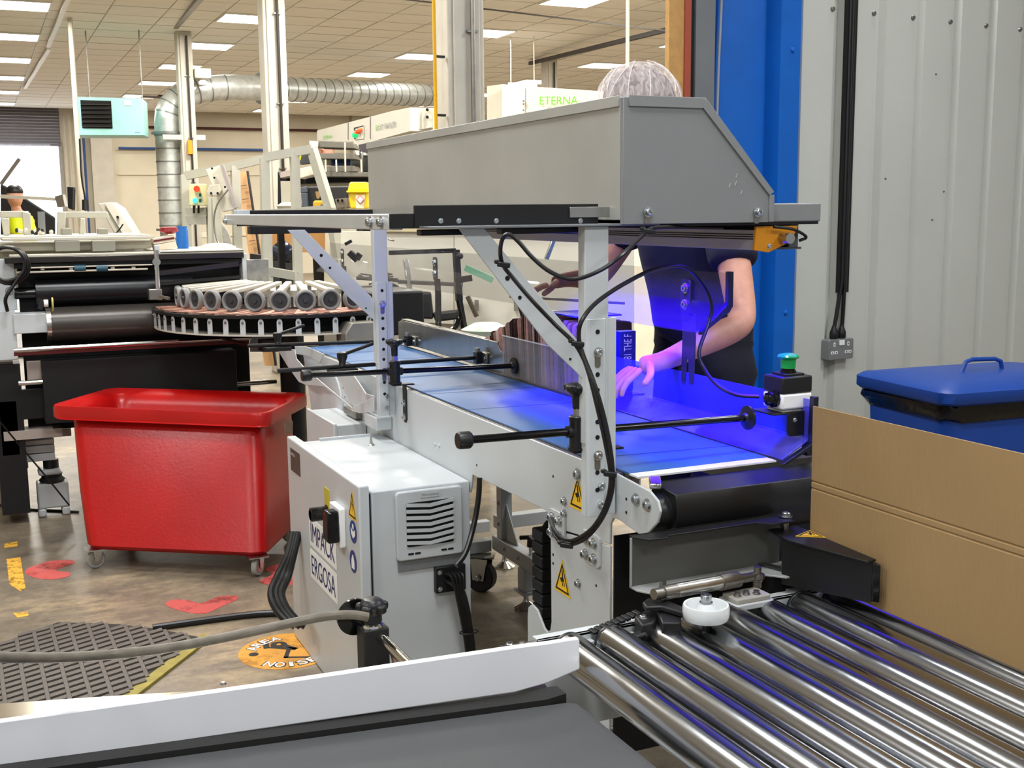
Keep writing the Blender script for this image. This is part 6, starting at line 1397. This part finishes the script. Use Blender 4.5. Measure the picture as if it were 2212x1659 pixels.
# head with a face looking down and towards the cartons
fd = V(-.80, -.10, -.42).normalized(); fs = fd.cross(V(0, 0, 1)).normalized(); fu = fs.cross(fd).normalized()
def hp(a, b, c): return hc + fs*a + fd*b + fu*c
m = M(); n1, n2 = 24, 16
for i in range(n2+1):
    th = math.pi*i/n2
    for j in range(n1):
        ph = 2*math.pi*j/n1; x = math.sin(th)*math.cos(ph); y = math.sin(th)*math.sin(ph); z = math.cos(th)
        a, b, c = .076*x, .098*y, .118*z
        if z < 0: a *= 1-.28*z*z; b = b*(1-.18*z*z)+.012*z*z
        m.v.append(hp(a, b, c))
for i in range(n2):
    for j in range(n1): m.f.append((i*n1+j, i*n1+(j+1) % n1, (i+1)*n1+(j+1) % n1, (i+1)*n1+j))
m.build('head', SKIN, pr, smooth=80)
M().add([hp(-.008, .092, .02), hp(.008, .092, .02), hp(.017, .095, -.03), hp(-.017, .095, -.03), hp(0, .125, -.022), hp(0, .098, .028)], [(0, 3, 4), (4, 2, 1), (0, 4, 5), (5, 4, 1), (3, 2, 4), (0, 5, 1), (0, 1, 2, 3)]).build('nose', SKIN, pr, smooth=80)
for s in (-1, 1):
    M().lathe([(.0001, -.010), (.010, -.005), (.011, 0), (.010, .005), (.0001, .010)], hp(s*.032, .086, .012), fu, 14).build('eye', WHT, pr); M().cyl(hp(s*.032, .094, .012), hp(s*.032, .0975, .012), .005, 12).build('iris', mat('iris_brown', '4a3020', .3), pr)
    M().bar(hp(s*.050, .084, .034), hp(s*.016, .096, .036), .008, .006).build('eyebrow', mat('hair_brown', '5a4335', .7), pr, bevel=.002)
    M().lathe([(.010, 0), (.020, .003), (.022, .010), (.014, .016), (.0001, .014)], hp(s*.072, -.005, .0), fs*s, 16).build('ear', SKIN, pr)
M().bar(hp(-.022, .090, -.060), hp(.022, .090, -.060), .010, .010).build('lips', mat('lips', 'b5685c', .5), pr, bevel=.003)
# hair under a wrinkled net
def netmat():
    m = bpy.data.materials.new('hair_net_fabric'); m.use_nodes = True; nt = m.node_tree; N = nt.nodes; L = nt.links; b = N['Principled BSDF']
    b.inputs['Base Color'].default_value = lin('f1e8ea'); b.inputs['Roughness'].default_value = .7
    tc = N.new('ShaderNodeTexCoord'); mp = N.new('ShaderNodeMapping'); mp.inputs['Scale'].default_value = (3, 3, 1); L.new(tc.outputs['Object'], mp.inputs[0])
    n = N.new('ShaderNodeTexNoise'); n.inputs['Scale'].default_value = 20; n.inputs['Detail'].default_value = 6; n.inputs['Distortion'].default_value = 1.2; L.new(mp.outputs[0], n.inputs['Vector'])
    mr = N.new('ShaderNodeMapRange'); mr.inputs[1].default_value = .35; mr.inputs[2].default_value = .68; mr.inputs[3].default_value = .18; mr.inputs[4].default_value = .55
    L.new(n.outputs['Fac'], mr.inputs[0]); L.new(mr.outputs[0], b.inputs['Alpha'])
    bp = N.new('ShaderNodeBump'); bp.inputs['Strength'].default_value = .6; L.new(n.outputs['Fac'], bp.inputs['Height']); L.new(bp.outputs[0], b.inputs['Normal']); return m
def cap(name, mt, a, b, c, zlo, wob, up=.02):
    m = M(); n1, n2 = 60, 20
    for i in range(n2+1):
        th = math.acos(1-(1-zlo)*i/n2)
        for j in range(n1):
            ph = 2*math.pi*j/n1; w_ = 1 + wob*math.sin(ph*17+3*math.sin(th*3))*math.sin(th)
            if i == n2: w_ *= .94
            m.v.append(hc + V(a*math.sin(th)*math.cos(ph)*w_, b*math.sin(th)*math.sin(ph)*w_, c*math.cos(th)+up))
    for i in range(n2):
        for j in range(n1): m.f.append((i*n1+j, i*n1+(j+1) % n1, (i+1)*n1+(j+1) % n1, (i+1)*n1+j))
    return m.build(name, mt, pr, smooth=80)
cap('hair', mat('hair_brown'), .108, .108, .105, -.05, .01); cap('hair_net', netmat(), .128, .126, .118, -.12, .02)
m = M(); random.seed(3)
for k in range(15):
    ph = random.uniform(0, 6.28); t0 = random.uniform(.1, .9); tw = random.uniform(-.5, .5); pts = []
    for i in range(7):
        th = t0 + i*.2; pts.append(hc + V(.131*math.sin(th)*math.cos(ph+tw*i/6), .129*math.sin(th)*math.sin(ph+tw*i/6), .121*math.cos(th)+.02))
    m.tube(pts, .0009, 5)
m.build('net_wrinkles', mat('net_white', 'f4f0f2', .6), pr)
skinmesh('t_shirt', [[(V(2.06, 3.06, .99), .165, .165), (bel, .165, .165), (V(2.03, 3.06, 1.27), .175, .17), (che, .172, .15), (V(1.945, 3.03, 1.50), .085)],
                     [(che, .172, .15), (Ls+V(0, 0, .0), .088), (Ls.lerp(Le, .30), .080), (Ls.lerp(Le, .52), .078), (Ls.lerp(Le, .60), .074)],
                     [(che, .172, .15), (Rs, .088), (Rs.lerp(Re, .30), .080), (Rs.lerp(Re, .66), .074)]], NAVY, pr)
m = M()
for h, dy in ((Lh, -.03), (Rh, .03)):
    c = V(2.06, 3.05+(h.y-3.05)*.55, 0)
    m.tube(smoothpts([c+V(0, 0, 1.10), c+V(0, 0, 1.0), V(h.x, h.y, .86), V(h.x, h.y+dy, .5), V(h.x+.02, h.y+dy, .10)], 6), [.125]*8+[.118]*4+[.10]*6+[.085]*4+[.075]*3, 24)
m.build('trousers', mat('navy_trousers', '15172a', .85, bump=.3, bs=20), pr, smooth=60)
for h, dy in ((Lh, -.03), (Rh, .03)):
    m = M(); o = [(-.18, -.035), (-.16, -.048), (-.05, -.045), (.06, -.036), (.07, 0), (.06, .036), (-.05, .045), (-.16, .048), (-.18, .035)]
    m.poly3([V(h.x+a, h.y+dy+b, 0) for a, b in o], (0, 0, .085)); m.build('shoe', BLACKM, pr, bevel=.02, seg=3)

# a simpler figure for the two people far down the hall
def figure(name, lab, head, hr, facing, shirt, lean, extra, hatm=None):
    f = V(*facing).normalized(); s = f.cross(V(0, 0, 1)).normalized(); h = Vector(head); k = hr/.11
    t = thing(name, lab, 'person', (h.x-f.x*lean, h.y-f.y*lean, 0))
    nk = h + V(0, 0, -.13*k); ch_ = V(h.x-f.x*lean*.5, h.y-f.y*lean*.5, h.z-.34*k); pl = V(h.x-f.x*lean, h.y-f.y*lean, max(.9, h.z-.85*k)) 
    a1 = ch_+s*.19*k+V(0, 0, .12); a2 = ch_-s*.19*k+V(0, 0, .12); e1_ = a1+V(0, 0, -.30)+s*.05; e2_ = a2+V(0, 0, -.30)-s*.05; w1 = e1_+f*.24+V(0, 0, .02); w2 = e2_+f*.24+V(0, 0, .02)
    ch = [[(pl, .12, .10), (ch_, .145, .10), (nk, .05), (h+V(0, 0, -.05), .05)], [(ch_, .145, .10), (a1, .06), (e1_, .045), (w1, .032), (w1+f*.05, .03, .02)], [(ch_, .145, .10), (a2, .06), (e2_, .045), (w2, .032), (w2+f*.05, .03, .02)],
          [(pl, .12, .10), (pl+s*.1+V(0, 0, -.08), .085), (V(pl.x+s.x*.1, pl.y+s.y*.1, .48), .06), (V(pl.x+s.x*.1, pl.y+s.y*.1, .06), .045)], [(pl, .12, .10), (pl-s*.1+V(0, 0, -.08), .085), (V(pl.x-s.x*.1, pl.y-s.y*.1, .48), .06), (V(pl.x-s.x*.1, pl.y-s.y*.1, .06), .045)]]
    for w0 in (w1, w2):
        q = w0+f*.05; ch += fingers(q-f*.01, f, s, V(0, 0, -1))
    skinmesh('body', ch, SKIN, t, 1)
    m = M(); m.lathe([(.0001, -.115), (.045, -.10), (.068, -.05), (.078, .0), (.076, .05), (.05, .095), (.0001, .11)], h, (0, 0, 1), 20); m.build('head', SKIN, t, smooth=80)
    M().bar(h+f*.07+V(0, 0, .01), h+f*.095+V(0, 0, -.02), .02, .03).build('nose', SKIN, t, bevel=.005)
    for q in (-1, 1): M().lathe([(.008, 0), (.008, .004)], h+f*.071+s*q*.03+V(0, 0, .02), f, 10).build('eye', BLACK, t); M().lathe([(.018, 0), (.016, .012)], h+s*q*.073, s*q, 12).build('ear', SKIN, t)
    M().lathe([(.080, .03), (.084, .04), (.078, .075), (.05, .105), (.0001, .118)], h, (0, 0, 1), 20).build('hair', hatm or mat('hair_brown'), t, smooth=80)
    skinmesh('jacket', [[(pl+V(0, 0, .02), .14, .12), (ch_, .168, .125), (nk+V(0, 0, .0), .075)], [(ch_, .168, .125), (a1, .078), (a1.lerp(e1_, .6), .07)], [(ch_, .168, .125), (a2, .078), (a2.lerp(e2_, .6), .07)]], shirt, t, 1)
    skinmesh('trousers', [[(pl+V(0, 0, .03), .13, .11), (pl+s*.1+V(0, 0, -.08), .098), (V(pl.x+s.x*.1, pl.y+s.y*.1, .10), .06)], [(pl+V(0, 0, .03), .13, .11), (pl-s*.1+V(0, 0, -.08), .098), (V(pl.x-s.x*.1, pl.y-s.y*.1, .10), .06)]], BLACKM, t, 1)
    for q in (-1, 1):
        c = V(pl.x+q*s.x*.1, pl.y+q*s.y*.1, 0)
        M().bar(c-f*.08+V(0, 0, .04), c+f*.17+V(0, 0, .035), .09, .07).build('shoe', BLACKM, t, bevel=.02)
    return t
figure('person', 'distant worker in a yellow high visibility vest and dark cap at the bright doorway', Pd(32, 424, 11.6), .11, (-1, .3, 0), mat('hivis_yellow', 'e2f016', .5, emit=0), .10, None, BLACK)
figure('person', 'distant worker with a brown fringe glimpsed between the stacked metal trays', Pd(704, 321, 10.6), .11, (-.6, -.8, 0), NAVY, .05, None)
